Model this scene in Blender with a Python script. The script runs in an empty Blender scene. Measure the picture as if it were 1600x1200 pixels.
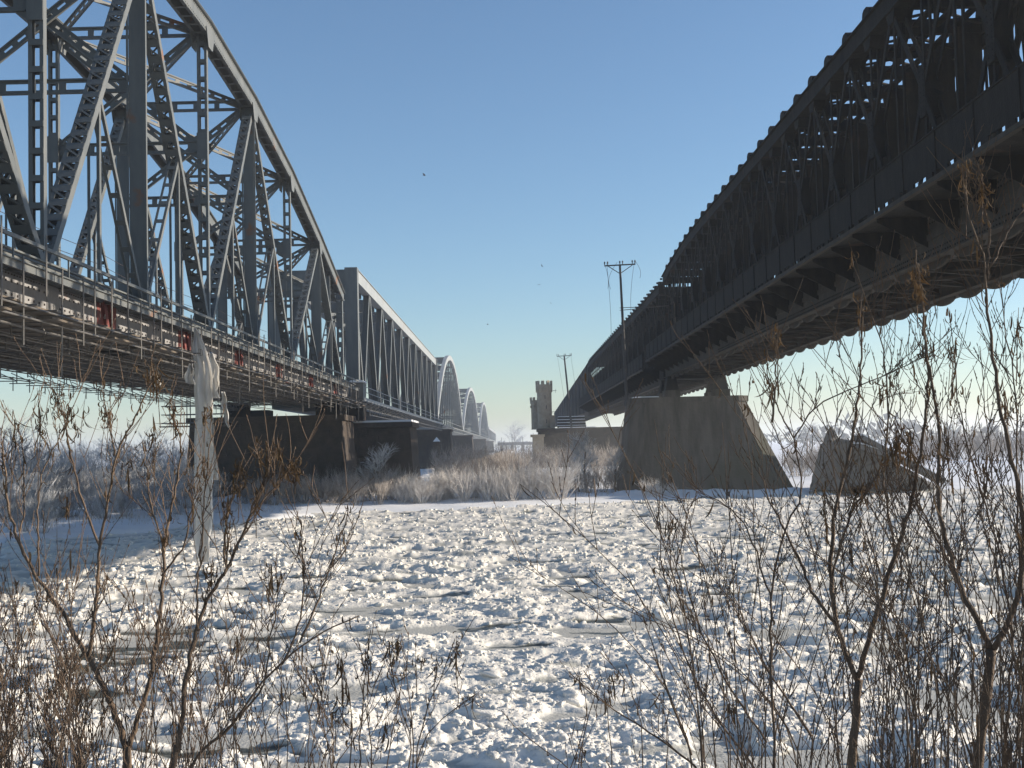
import bpy, math, random
import numpy as np
from mathutils import Matrix, Vector
R = math.radians
random.seed(11); rng = np.random.default_rng(11)
sc = bpy.context.scene

# ------------------------------------------------------------------ camera
EYE = 5.5
FPX = 1850.0                      # focal length in pixels of a 1600 px wide frame
cam_d = bpy.data.cameras.new('camera'); cam = bpy.data.objects.new('camera', cam_d)
sc.collection.objects.link(cam); sc.camera = cam
cam_d.sensor_width = 36.0; cam_d.lens = FPX / 1600 * 36.0
cam_d.clip_start = 0.1; cam_d.clip_end = 20000
PITCH, YAW, ROLL = R(3.0005), R(0.0733), R(1.4)
_f = np.array([math.sin(YAW)*math.cos(PITCH), math.cos(YAW)*math.cos(PITCH), math.sin(PITCH)])
_r0 = np.array([math.cos(YAW), -math.sin(YAW), 0.0]); _u0 = np.cross(_r0, _f)
_r = _r0*math.cos(ROLL) - _u0*math.sin(ROLL); _u = _u0*math.cos(ROLL) + _r0*math.sin(ROLL)
cam.matrix_world = Matrix(((_r[0], _u[0], -_f[0], 0), (_r[1], _u[1], -_f[1], 0), (_r[2], _u[2], -_f[2], EYE), (0, 0, 0, 1)))

# ------------------------------------------------------------------ light
SUN_EL, SUN_AZ = R(15.7), R(82.0)          # azimuth from +Y towards +X
world = bpy.data.worlds.new('World'); sc.world = world; world.use_nodes = True
wn = world.node_tree.nodes; bg = wn['Background']
sky = wn.new('ShaderNodeTexSky'); sky.sky_type = 'NISHITA'; sky.sun_disc = False
sky.sun_elevation = SUN_EL; sky.sun_rotation = SUN_AZ
sky.air_density = 1.0; sky.dust_density = 0.35; sky.ozone_density = 3.4; sky.altitude = 10
world.node_tree.links.new(sky.outputs[0], bg.inputs[0]); bg.inputs[1].default_value = 0.10
sd = bpy.data.lights.new('sun', 'SUN'); sd.energy = 4.7; sd.angle = R(0.5); sd.color = (1.0, 0.88, 0.72)
sun = bpy.data.objects.new('sun', sd); sc.collection.objects.link(sun)
_s = Vector((math.sin(SUN_AZ)*math.cos(SUN_EL), math.cos(SUN_AZ)*math.cos(SUN_EL), math.sin(SUN_EL)))
sun.rotation_euler = _s.to_track_quat('Z', 'Y').to_euler()
sun.location = (60, 20, 60)
sc.view_settings.view_transform = 'Standard'; sc.view_settings.look = 'None'
sc.view_settings.exposure = 0.78; sc.view_settings.gamma = 1.0
sc.view_settings.use_curve_mapping = False
HAZE = 0.0004
sc.cycles.use_denoising = True
sc.cycles.max_bounces = 6; sc.cycles.volume_bounces = 1; sc.cycles.transparent_max_bounces = 8

# ------------------------------------------------------------------ helpers
COL = sc.collection

def ray(px, py):
    return _f + _r*(px-800)/FPX + _u*(600-py)/FPX

def at_y(px, py, y):
    d = ray(px, py); t = y/d[1]
    return np.array([d[0]*t, y, EYE+d[2]*t])

def at_x(px, py, x):
    d = ray(px, py); t = x/d[0]
    return np.array([x, d[1]*t, EYE+d[2]*t])

BOXF = [(0,3,2,1),(4,5,6,7),(0,1,5,4),(1,2,6,5),(2,3,7,6),(3,0,4,7)]

class MB:
    def __init__(s): s.v = []; s.f = []; s.n = 0
    def add(s, v, f):
        n = s.n; s.v.append(np.asarray(v, float)); s.f.extend([tuple(i+n for i in q) for q in f]); s.n += len(v)
    def box(s, x0, x1, y0, y1, z0, z1):
        s.add([(x0,y0,z0),(x1,y0,z0),(x1,y1,z0),(x0,y1,z0),(x0,y0,z1),(x1,y0,z1),(x1,y1,z1),(x0,y1,z1)], BOXF)
    def beam(s, p0, p1, w, d, side=(1,0,0), ow=0.0, od=0.0):
        """box from p0 to p1; w along side, d along the third axis, offset by ow/od."""
        p0 = np.asarray(p0, float); p1 = np.asarray(p1, float); a = p1-p0; a = a/np.linalg.norm(a)
        sd_ = np.asarray(side, float); sd_ = sd_-a*(sd_@a); sd_ /= np.linalg.norm(sd_); u = np.cross(a, sd_)
        o = sd_*ow+u*od; q = []
        for p in (p0, p1):
            for i, j in ((-1,-1),(1,-1),(1,1),(-1,1)): q.append(p+o+sd_*i*w/2+u*j*d/2)
        s.add(q, BOXF)
    def tube(s, pts, rad, n=6, cap=True):
        pts = np.asarray(pts, float); k = len(pts); rad = np.broadcast_to(np.asarray(rad, float), (k,))
        t = np.gradient(pts, axis=0); t /= np.linalg.norm(t, axis=1)[:, None]+1e-9
        ref = np.array([0.31, 0.95, 0.1]) if abs(t[0, 1]) < .9 else np.array([1., 0.1, 0.2])
        b = np.cross(t, ref); b /= np.linalg.norm(b, axis=1)[:, None]+1e-9; c = np.cross(t, b)
        an = np.arange(n)*2*math.pi/n
        ring = pts[:, None]+rad[:, None, None]*(np.cos(an)[None, :, None]*b[:, None]+np.sin(an)[None, :, None]*c[:, None])
        f = [(i*n+j, i*n+(j+1) % n, (i+1)*n+(j+1) % n, (i+1)*n+j) for i in range(k-1) for j in range(n)]
        if cap: f += [tuple(range(n-1, -1, -1)), tuple((k-1)*n+j for j in range(n))]
        s.add(ring.reshape(-1, 3), f)
    def prism(s, poly, axis, a0, a1):
        """polygon in the two other axes, extruded along axis from a0 to a1."""
        m = len(poly); q = []
        for a in (a0, a1):
            for p in poly: q.append({'x': (a, p[0], p[1]), 'y': (p[0], a, p[1]), 'z': (p[0], p[1], a)}[axis])
        s.add(q, [tuple(range(m-1, -1, -1)), tuple(range(m, 2*m))]+[(i, (i+1) % m, m+(i+1) % m, m+i) for i in range(m)])
    def mesh(s, name, mat, base=(0,0,0), smooth=False):
        v = np.concatenate(s.v)-np.asarray(base, float)
        me = bpy.data.meshes.new(name); me.from_pydata(v.tolist(), [], s.f); me.materials.append(mat)
        if smooth: me.polygons.foreach_set('use_smooth', [True]*len(me.polygons))
        me.update(); return me

def org(o):
    p = np.zeros(3)
    while o is not None: p += np.array(o.location); o = o.parent
    return p

def put(name, me, parent=None, world_loc=None, mat=None):
    o = bpy.data.objects.new(name, me); COL.objects.link(o)
    b = org(parent) if parent else np.zeros(3)
    if mat is not None:
        m = Matrix(mat); m.translation = m.translation-Vector(b)
        o.matrix_local = m
    elif world_loc is not None: o.location = np.asarray(world_loc, float)-b
    if parent: o.parent = parent
    return o

def build(mb, name, mat, parent=None, smooth=False, kind=None, label=None):
    b = org(parent) if parent else (0, 0, 0)
    o = put(name, mb.mesh(name, mat, b, smooth), parent, b if parent else None)
    if kind: o['kind'] = kind
    if label: o['label'] = label
    return o

def thing(name, label, cat, loc=(0,0,0), group=None):
    o = bpy.data.objects.new(name, None); COL.objects.link(o); o.location = loc; o.empty_display_size = .3
    o['label'] = label; o['category'] = cat
    if group: o['group'] = group
    return o

def tag(o, label, cat, group=None):
    o['label'] = label; o['category'] = cat
    if group: o['group'] = group
    return o

def solo(mb, name, mat, base, label, cat, group=None, smooth=False):
    o = put(name, mb.mesh(name, mat, base, smooth), None, base); return tag(o, label, cat, group)

def clone(o, dx, parent=None):
    """a thing with copies of its parts and sub-parts, shared mesh data."""
    c = o.copy(); COL.objects.link(c)
    if parent is not None: c.parent = parent
    else: c.location = Vector(o.location)+Vector(dx)
    for ch in o.children: clone(ch, dx, c)
    return c

# ------------------------------------------------------------------ materials
def mat(name, base, rough=.7, c2=None, scale=3.0, bump=.0, bscale=20., metal=0., spec=.4, streak=None, c3=None, s3=.6, t3=(.55,.7), coord='Object', trans=None):
    m = bpy.data.materials.new(name); m.use_nodes = True; N = m.node_tree.nodes; L = m.node_tree.links
    p = N['Principled BSDF']; p.inputs['Roughness'].default_value = rough; p.inputs['Metallic'].default_value = metal
    p.inputs['Specular IOR Level'].default_value = spec
    tc = N.new('ShaderNodeTexCoord'); src = tc.outputs[coord]
    if coord == 'World':
        pass
    if streak:
        mp = N.new('ShaderNodeMapping'); mp.inputs['Scale'].default_value = streak; L.new(src, mp.inputs[0]); src_n = mp.outputs[0]
    else: src_n = src
    col = None
    if c2 is not None:
        n = N.new('ShaderNodeTexNoise'); n.inputs['Scale'].default_value = scale; n.inputs['Detail'].default_value = 8; n.inputs['Roughness'].default_value = .65
        L.new(src_n, n.inputs[0]); r = N.new('ShaderNodeValToRGB'); r.color_ramp.elements[0].position = .35; r.color_ramp.elements[1].position = .68
        r.color_ramp.elements[0].color = (*base, 1); r.color_ramp.elements[1].color = (*c2, 1); L.new(n.outputs[0], r.inputs[0]); col = r.outputs[0]
    if c3 is not None:
        n = N.new('ShaderNodeTexNoise'); n.inputs['Scale'].default_value = s3; n.inputs['Detail'].default_value = 7; L.new(src, n.inputs[0])
        r = N.new('ShaderNodeValToRGB'); r.color_ramp.elements[0].position = t3[0]; r.color_ramp.elements[1].position = t3[1]; L.new(n.outputs[0], r.inputs[0])
        mx = N.new('ShaderNodeMixRGB'); L.new(r.outputs[0], mx.inputs[0])
        if col: L.new(col, mx.inputs[1])
        else: mx.inputs[1].default_value = (*base, 1)
        mx.inputs[2].default_value = (*c3, 1); col = mx.outputs[0]
    if col: L.new(col, p.inputs['Base Color'])
    else: p.inputs['Base Color'].default_value = (*base, 1)
    if bump:
        n = N.new('ShaderNodeTexNoise'); n.inputs['Scale'].default_value = bscale; n.inputs['Detail'].default_value = 6; L.new(src, n.inputs[0])
        b = N.new('ShaderNodeBump'); b.inputs['Strength'].default_value = bump; b.inputs['Distance'].default_value = .05
        L.new(n.outputs[0], b.inputs['Height']); L.new(b.outputs[0], p.inputs['Normal'])
    if trans:
        p.inputs['Transmission Weight'].default_value = 0
        t = N.new('ShaderNodeBsdfTranslucent'); t.inputs[0].default_value = (*trans, 1); a = N.new('ShaderNodeMixShader'); a.inputs[0].default_value = .45
        out = [x for x in N if x.type == 'OUTPUT_MATERIAL'][0]
        L.new(p.outputs[0], a.inputs[1]); L.new(t.outputs[0], a.inputs[2]); L.new(a.outputs[0], out.inputs[0])
    return m

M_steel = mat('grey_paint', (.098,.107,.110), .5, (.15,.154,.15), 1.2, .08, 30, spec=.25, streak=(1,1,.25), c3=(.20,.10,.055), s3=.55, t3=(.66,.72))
M_steel2 = mat('grey_paint_pale_sunlit', (.22,.235,.245), .5, (.30,.31,.31), 1.0, .05, 20, c3=(.24,.2,.17), s3=.4, t3=(.62,.74))  # paler grey paint; on near chords and ribs, sunlight put into the colour
M_prime = mat('white_primer', (.21,.21,.215), .65, (.28,.275,.275), 2.0, c3=(.28,.2,.18), s3=1.2, t3=(.62,.75))
M_red = mat('red_primer', (.15,.04,.036), .65, (.20,.06,.05), 3.0, c3=(.4,.39,.38), s3=2.2, t3=(.6,.64))
M_bolt = mat('dark_bolt', (.05,.04,.04), .5)
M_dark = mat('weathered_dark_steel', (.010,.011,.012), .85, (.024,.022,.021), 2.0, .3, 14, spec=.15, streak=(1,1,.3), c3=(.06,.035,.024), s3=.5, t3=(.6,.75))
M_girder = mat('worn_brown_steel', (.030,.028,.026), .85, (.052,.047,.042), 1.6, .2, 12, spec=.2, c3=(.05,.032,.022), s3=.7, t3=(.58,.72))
M_tube = mat('scaffold_tube', (.11,.105,.10), .5, (.17,.16,.15), 3, metal=.2)
M_plank = mat('scaffold_plank', (.085,.068,.052), .9, (.14,.115,.09), 2.0, .2, 30, streak=(6,.4,6))
M_conc = mat('mossy_concrete', (.036,.033,.030), .95, (.108,.098,.086), 1.1, .5, 4, spec=.15, streak=(1,1,.16), c3=(.038,.043,.026), s3=.16, t3=(.5,.72))
M_conc2 = mat('broken_concrete', (.11,.105,.098), .92, (.17,.16,.15), .7, .6, 3)
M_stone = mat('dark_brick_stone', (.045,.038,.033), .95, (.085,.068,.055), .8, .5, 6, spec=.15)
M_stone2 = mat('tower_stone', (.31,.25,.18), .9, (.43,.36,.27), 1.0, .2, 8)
M_snow = mat('snow', (.80,.81,.84), .85, (.86,.87,.88), .6, .35, 3, spec=.2)
M_bark = mat('willow_bark', (.085,.057,.039), .8, (.165,.115,.076), 14, .3, 90, streak=(1,1,.2))
M_bark2 = mat('brown_twig_bark', (.075,.048,.032), .8, (.14,.094,.06), 10)
M_leaf = mat('withered_leaf', (.085,.058,.036), .85, (.17,.118,.07), 9, spec=.2, trans=(.08,.05,.025))
M_frost = mat('frosted_twigs', (.42,.37,.33), .9, (.88,.86,.84), 7.0)
M_frost2 = mat('brown_twigs', (.17,.135,.11), .9, (.52,.48,.45), 6.0)
M_plastic = mat('white_plastic_sheet', (.82,.81,.79), .35, (.88,.87,.85), 3.0, .15, 6, trans=(.85,.83,.79))
M_pole = mat('tarred_wood_pole', (.045,.045,.05), .8, (.08,.075,.07), 4)
M_bird = mat('dark_feathers', (.03,.03,.035), .7)
M_far = mat('far_wood', (.10,.095,.09), .95, (.22,.21,.20), 1.5)
M_dry = mat('dry_reed', (.32,.24,.15), .9, (.46,.37,.26), 4)
M_bank = mat('near_bank_soil', (.08,.06,.045), .95, (.15,.12,.09), 3, .5, 8, c3=(.75,.76,.78), s3=.8, t3=(.48,.58))

def ice_material():
    m = bpy.data.materials.new('drift_ice_surface'); m.use_nodes = True; N = m.node_tree.nodes; L = m.node_tree.links
    p = N['Principled BSDF']
    at = N.new('ShaderNodeAttribute'); at.attribute_name = 'wet'
    r = N.new('ShaderNodeValToRGB'); e = r.color_ramp.elements
    e[0].position = 0; e[0].color = (.82,.78,.705, 1); e[1].position = 1; e[1].color = (.055,.06,.05, 1)
    a = e.new(.35); a.color = (.60,.59,.55, 1); b = e.new(.66); b.color = (.30,.30,.265, 1)
    L.new(at.outputs['Fac'], r.inputs[0]); L.new(r.outputs[0], p.inputs['Base Color'])
    r2 = N.new('ShaderNodeMapRange'); r2.inputs[1].default_value = .5; r2.inputs[2].default_value = 1; r2.inputs[3].default_value = .8; r2.inputs[4].default_value = .4
    L.new(at.outputs['Fac'], r2.inputs[0]); L.new(r2.outputs[0], p.inputs['Roughness'])
    tc = N.new('ShaderNodeTexCoord'); n = N.new('ShaderNodeTexNoise'); n.inputs['Scale'].default_value = 14; n.inputs['Detail'].default_value = 6
    L.new(tc.outputs['Object'], n.inputs[0]); bp = N.new('ShaderNodeBump'); bp.inputs['Distance'].default_value = .05; bp.inputs['Strength'].default_value = .5
    L.new(n.outputs[0], bp.inputs['Height']); L.new(bp.outputs[0], p.inputs['Normal'])
    return m
M_ice = ice_material()
M_lump = mat('ice_lump', (.81,.775,.71), .85, (.73,.705,.65), 2.5, .5, 16, spec=.3)

# ------------------------------------------------------------------ noise
def hash2(i, j, k=0):
    h = (i.astype(np.int64)*374761393+j.astype(np.int64)*668265263+k*974634541) & 0xffffffff
    h = ((h ^ (h >> 13))*1274126177) & 0xffffffff
    return ((h ^ (h >> 16)) & 0xffffff)/float(0xffffff)

def vnoise(x, y, k=0):
    i = np.floor(x); j = np.floor(y); u = x-i; v = y-j; u = u*u*u*(u*(u*6-15)+10); v = v*v*v*(v*(v*6-15)+10)
    a = hash2(i, j, k); b = hash2(i+1, j, k); c = hash2(i, j+1, k); d = hash2(i+1, j+1, k)
    return (a*(1-u)+b*u)*(1-v)+(c*(1-u)+d*u)*v

def fbm(x, y, o=4, k=0):
    s = 0; a = .5; t = 0
    for q in range(o): s = s+a*vnoise(x, y, k+q); t += a; x = x*2.03+17.1; y = y*2.03+5.3; a *= .5
    return s/t

def worley(x, y, k=0):
    i = np.floor(x); j = np.floor(y); best = np.full(x.shape, 9.)
    for di in (-1, 0, 1):
        for dj in (-1, 0, 1):
            ci = i+di; cj = j+dj
            d = (ci+hash2(ci, cj, k)-x)**2+(cj+hash2(ci, cj, k+31)-y)**2
            best = np.minimum(best, d)
    return np.sqrt(best)

# ------------------------------------------------------------------ ground
EDGE_X = [-400, -120, -60, -28, -14, 0, 12, 25, 45, 60, 150, 400]
EDGE_Y = [30, 42, 62, 80, 103, 105, 110, 115, 119, 124, 150, 190]
def bank_edge(x): return np.interp(x, EDGE_X, EDGE_Y)+1.6*(fbm(x*.11, x*0+3.3, 3, 5)-.5)*2

def ground_z(x, y):
    x = np.asarray(x, float); y = np.asarray(y, float); d = y-bank_edge(x)
    z = np.interp(d, [-30, -2, 0, 1.5, 9, 30, 200, 3000], [-1.5, -.5, .05, .32, .62, .95, 1.1, 1.5])
    z = z+np.clip(d*.15, 0, 1)*.35*(fbm(x*.13, y*.13, 4, 9)-.5)+np.clip(d*.4, 0, 1)*.13*(fbm(x*.9, y*.9, 3, 19)-.5)
    return z

def grid_mesh(name, xs, ys, zf, m, smooth=True):
    X, Y = np.meshgrid(xs, ys); Z = zf(X, Y); nx, ny = len(xs), len(ys)
    co = np.stack([X, Y, Z], -1).reshape(-1, 3)
    idx = np.arange(nx*ny).reshape(ny, nx)
    q = np.stack([idx[:-1, :-1], idx[:-1, 1:], idx[1:, 1:], idx[1:, :-1]], -1).reshape(-1, 4)
    return quad_mesh(name, co, q, m, smooth)

def quad_mesh(name, co, q, m, smooth=True):
    me = bpy.data.meshes.new(name); me.vertices.add(len(co)); me.vertices.foreach_set('co', co.astype(np.float32).ravel())
    me.loops.add(q.size); me.loops.foreach_set('vertex_index', q.astype(np.int32).ravel())
    me.polygons.add(len(q)); me.polygons.foreach_set('loop_start', np.arange(0, q.size, q.shape[1], dtype=np.int32))
    me.polygons.foreach_set('loop_total', np.full(len(q), q.shape[1], dtype=np.int32))
    me.update(calc_edges=True); me.materials.append(m)
    if smooth: me.polygons.foreach_set('use_smooth', np.ones(len(q), bool))
    return me

xs = np.concatenate([np.linspace(-2400, -130, 40), np.linspace(-128, 128, 360), np.linspace(130, 2400, 40)])
ys = np.concatenate([np.linspace(20, 58, 20), np.linspace(60, 175, 260), np.linspace(178, 420, 60), np.linspace(440, 2900, 60)])
o = put('floodplain', grid_mesh('floodplain', xs, ys, ground_z, M_snow)); o['kind'] = 'structure'

def near_bank_z(x, y):
    z = np.interp(y, [-40, 2, 5, 8, 12, 15.5, 18], [3.9, 3.8, 3.2, 2.2, .95, .1, -.6])
    return z+.16*(fbm(x*1.1, y*1.1, 4, 40)-.5)
o = put('riverbank', grid_mesh('riverbank', np.linspace(-60, 60, 200), np.linspace(-40, 18, 120), near_bank_z, M_bank)); o['kind'] = 'structure'

# river ice: a sheet of frozen slush, pushed up into ridges, with wet gaps
def dome(x, y, k):
    d = worley(x, y, k); return np.sqrt(np.clip(1-(d/.82)**2, 0, 1))
def ice_fields(x, y):
    wx = x+.9*(fbm(x*.6, y*.6, 3, 60)-.5); wy = y+.9*(fbm(x*.6, y*.6, 3, 70)-.5)
    big = fbm(wx*.17, wy*.36, 5, 80)                 # floes drawn out across the stream
    med = fbm(wx*.55, wy*1.0, 4, 85)
    d1 = dome(wx*1.1, wy*1.4, 90); d2 = dome(wx*2.9, wy*3.3, 100); d3 = dome(wx*5.6, wy*5.9, 110); d4 = dome(x*12.5, y*12.9, 120)
    heap = np.clip((.66*med+.34*big-.45)/.20, 0, 1)
    flat = np.clip((med-.40)/.10, 0, 1)
    z = .03+.05*flat+heap*(.115*d1*heap+.046*d2+.022*d3+.010*d4)+.016*d2*flat+.014*d3*flat+.006*d4*flat
    lead = fbm(wx*.42, wy*1.5, 4, 88)
    wet = np.clip((.355-lead)/.045, 0, 1)*(.55+.45*np.clip((.52-big)/.06, 0, 1))
    wet = np.maximum(wet, .52*np.clip((.095-z)/.07, 0, 1))
    z = z*(1-wet*.55)
    return z, wet

# grid that is finer on the near side
ys = 1/np.linspace(1/15.0, 1/128.0, 680); ts = np.linspace(-1, 1, 960)
Y = np.repeat(ys[:, None], len(ts), 1); X = ts[None, :]*(4.0+Y*.56)
Z, WET = ice_fields(X, Y)
co = np.stack([X, Y, Z], -1).reshape(-1, 3); idx = np.arange(len(ys)*len(ts)).reshape(len(ys), len(ts))
q = np.stack([idx[:-1, :-1], idx[:-1, 1:], idx[1:, 1:], idx[1:, :-1]], -1).reshape(-1, 4)
me = quad_mesh('river_ice', co, q, M_ice, False)
a = me.attributes.new('wet', 'FLOAT', 'POINT'); a.data.foreach_set('value', WET.ravel().astype(np.float32))
o = put('river_ice', me); o['kind'] = 'structure'
M_water = mat('dark_water', (.05,.06,.055), .15)
mb = MB(); mb.add([(-700,-10,-.08),(700,-10,-.08),(700,230,-.08),(-700,230,-.08)], [(0,1,2,3)]); build(mb, 'river_water', M_water, kind='structure')

# lumps of ice
def lump_mesh(seed):
    r = np.random.default_rng(seed); import bmesh
    bm = bmesh.new(); bmesh.ops.create_icosphere(bm, subdivisions=3, radius=.5)
    k = r.normal(size=(16, 3)); k /= np.linalg.norm(k, axis=1)[:, None]; am = r.uniform(.55, 1.15, 16); sq = r.uniform(.7, 1.2, 3)
    for v in bm.verts:
        p = np.array(v.co)*2; dd = np.arccos(np.clip(k@p, -1, 1)); g = np.max(am*np.sqrt(np.clip(1-(dd/.62)**2, 0, 1)))
        v.co = Vector(p*(.30+.24*g+.025*r.random())*sq)
        v.co.z *= .8
    me = bpy.data.meshes.new('ice_lump'); bm.to_mesh(me); bm.free(); me.materials.append(M_lump)
    me.polygons.foreach_set('use_smooth', [True]*len(me.polygons)); return me
LUMPS = [lump_mesh(s) for s in range(8)]

def scatter(n):
    u = rng.random(n); y = 1/((1-u)*(1/15.5)+u*(1/120.))                     # more where it is near
    y2 = 15.5+rng.random(n)*104; pick = rng.random(n) < .45; y = np.where(pick, y2, y)
    x = (rng.random(n)*2-1)*(4+y*.53); return x, y
x, y = scatter(150000); z, w = ice_fields(x, y)
keep = (rng.random(len(x)) < np.clip(.95-w*1.6, 0.015, 1)*np.clip((z-.05)/.16, .03, 1)) & (y < bank_edge(x)+.8)
x, y, z, w = x[keep], y[keep], z[keep], w[keep]
s = (.05+.26*rng.random(len(x))**4.0)*np.clip(y/38, .75, 1.2)*(1-.4*w)
ptm = bpy.data.meshes.new('slush_lumps'); ptm.vertices.add(len(x)); ptm.vertices.foreach_set('co', np.stack([x, y, z-s*.10], -1).astype(np.float32).ravel())
a = ptm.attributes.new('size', 'FLOAT', 'POINT'); a.data.foreach_set('value', s.astype(np.float32))
a = ptm.attributes.new('turn', 'FLOAT_VECTOR', 'POINT'); a.data.foreach_set('vector', np.stack([rng.random(len(x))*.8-.4, rng.random(len(x))*.8-.4, rng.random(len(x))*6.28], -1).astype(np.float32).ravel())
so = put('slush_lumps', ptm); so['kind'] = 'stuff'; so['label'] = 'white slush lumps heaped all over the drifting river ice'
lump_objs = bpy.data.collections.new('lump_shapes')
for i, lm in enumerate(LUMPS): lump_objs.objects.link(bpy.data.objects.new('lump_shape', lm))
ng = bpy.data.node_groups.new('scatter_lumps', 'GeometryNodeTree')
ng.interface.new_socket('Geometry', in_out='INPUT', socket_type='NodeSocketGeometry'); ng.interface.new_socket('Geometry', in_out='OUTPUT', socket_type='NodeSocketGeometry')
G = ng.nodes; gi = G.new('NodeGroupInput'); go = G.new('NodeGroupOutput')
m2p = G.new('GeometryNodeMeshToPoints'); iop = G.new('GeometryNodeInstanceOnPoints'); ci = G.new('GeometryNodeCollectionInfo')
ci.inputs['Collection'].default_value = lump_objs; ci.inputs['Separate Children'].default_value = True; ci.inputs['Reset Children'].default_value = True
a1 = G.new('GeometryNodeInputNamedAttribute'); a1.data_type = 'FLOAT'; a1.inputs['Name'].default_value = 'size'
a2 = G.new('GeometryNodeInputNamedAttribute'); a2.data_type = 'FLOAT_VECTOR'; a2.inputs['Name'].default_value = 'turn'
iop.inputs['Pick Instance'].default_value = True
ng.links.new(gi.outputs[0], m2p.inputs['Mesh']); ng.links.new(m2p.outputs[0], iop.inputs['Points']); ng.links.new(ci.outputs[0], iop.inputs['Instance'])
e2r = G.new('FunctionNodeEulerToRotation'); ng.links.new(a2.outputs[0], e2r.inputs[0]); ng.links.new(e2r.outputs[0], iop.inputs['Rotation']); ng.links.new(a1.outputs[0], iop.inputs['Scale'])
ng.links.new(iop.outputs[0], go.inputs[0])
so.modifiers.new('scatter', 'NODES').node_group = ng

# the biggest lumps near the bank, one by one
n = 0
for k in range(4000):
    if n >= 90: break
    yy = 18+random.random()**1.5*42; xx = (random.random()*2-1)*(1+yy*.43)
    zz, ww = ice_fields(np.array([xx]), np.array([yy]))
    if ww[0] > .25: continue
    o = put('ice_lump', LUMPS[n % 8], None, (xx, yy, zz[0]-.02)); o.rotation_euler = (random.uniform(-.3,.3), random.uniform(-.3,.3), random.random()*6.28)
    q_ = .24+.42*random.random()**2*(1+yy*.008); o.scale = (q_*random.uniform(.9,1.3), q_, q_*random.uniform(.6,.85))
    tag(o, 'big rounded white lump standing proud of the drifting river ice', 'ice lump', 'big ice lumps on the river'); n += 1

# ------------------------------------------------------------------ built-up steel members
NB = [0]
_batt = {}
def batten_mesh(w, h, m):
    k = (round(w, 3), round(h, 3), m.name)
    if k not in _batt:
        b = MB(); b.box(-w/2, w/2, -.012, .012, -h/2, h/2); _batt[k] = b.mesh('batten', m)
    return _batt[k]

def builtup(name, p0, p1, w, d, m, parent, spacing=.95, bh=.42, lace=False, single=True):
    """two channels with webs facing +-X, joined by batten plates (and cross lacing) on both faces."""
    p0 = np.asarray(p0, float); p1 = np.asarray(p1, float); L_ = np.linalg.norm(p1-p0); a = (p1-p0)/L_
    s = np.array([1., 0, 0]); u = np.cross(a, s)
    if u[1] < 0: u = -u                                   # u points away from the camera
    t = .045; fl = min(.16, w*.25); b = MB()
    for sg in (-1, 1):
        b.beam(p0, p1, t, d, s, ow=sg*(w/2-t/2))
        for e in (-1, 1): b.beam(p0+u*e*(d/2+.015)+s*sg*(w/2-fl/2), p1+u*e*(d/2+.015)+s*sg*(w/2-fl/2), fl, .03, s)
    n = max(2, int(L_/spacing)); iw = w-.02
    for i in range(n+1):
        c = p0+a*(L_*(i+.5)/(n+1))
        b.beam(c-a*bh/2+u*(d/2+.045), c+a*bh/2+u*(d/2+.045), iw, .024, s)
        if not single: b.beam(c-a*bh/2-u*(d/2+.045), c+a*bh/2-u*(d/2+.045), iw, .024, s)
        if lace and i < n:
            c2 = p0+a*(L_*(i+1.5)/(n+1))
            for e in (-1, 1):
                q0 = c+a*bh/2+u*e*(d/2+.07)-s*(iw/2-.1); q1 = c2-a*bh/2+u*e*(d/2+.07)+s*(iw/2-.1)
                if e > 0: q0, q1 = q0+s*(iw-.2), q1-s*(iw-.2)
                b.beam(q0, q1, .09, .02, np.cross(a, u))
    o = build(b, name, m, parent)
    if single:
        bm_ = batten_mesh(iw, bh, m); ax = Matrix.Identity(3)
        # local z along the member, local y along u
        for i in range(n+1):
            c = p0+a*(L_*(i+.5)/(n+1))-u*(d/2+.045)
            mt = Matrix(((1, u[0], a[0], c[0]), (0, u[1], a[1], c[1]), (0, u[2], a[2], c[2]), (0, 0, 0, 1)))
            put('batten', bm_, o, mat=mt); NB[0] += 1
    return o

def ladder(b, p0, p1, dep, wid, step=1.3, up=None):
    """ladder beam: two flanges dep apart joined by plates."""
    p0 = np.asarray(p0, float); p1 = np.asarray(p1, float); L_ = np.linalg.norm(p1-p0); a = (p1-p0)/L_
    up = np.array([0, 0, 1.]) if up is None else np.asarray(up, float); up = up-a*(up@a); up /= np.linalg.norm(up); sd_ = np.cross(a, up)
    for e in (-1, 1):
        b.beam(p0+up*e*dep/2, p1+up*e*dep/2, .07, wid, up); b.beam(p0+up*e*(dep/2-.09), p1+up*e*(dep/2-.09), .13, .03, up)
    n = max(2, int(L_/step))
    for i in range(n+1):
        c = p0+a*(L_*(.04+.92*i/n)); b.beam(c-a*.17, c+a*.17, dep-.05, .035, up)

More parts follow.
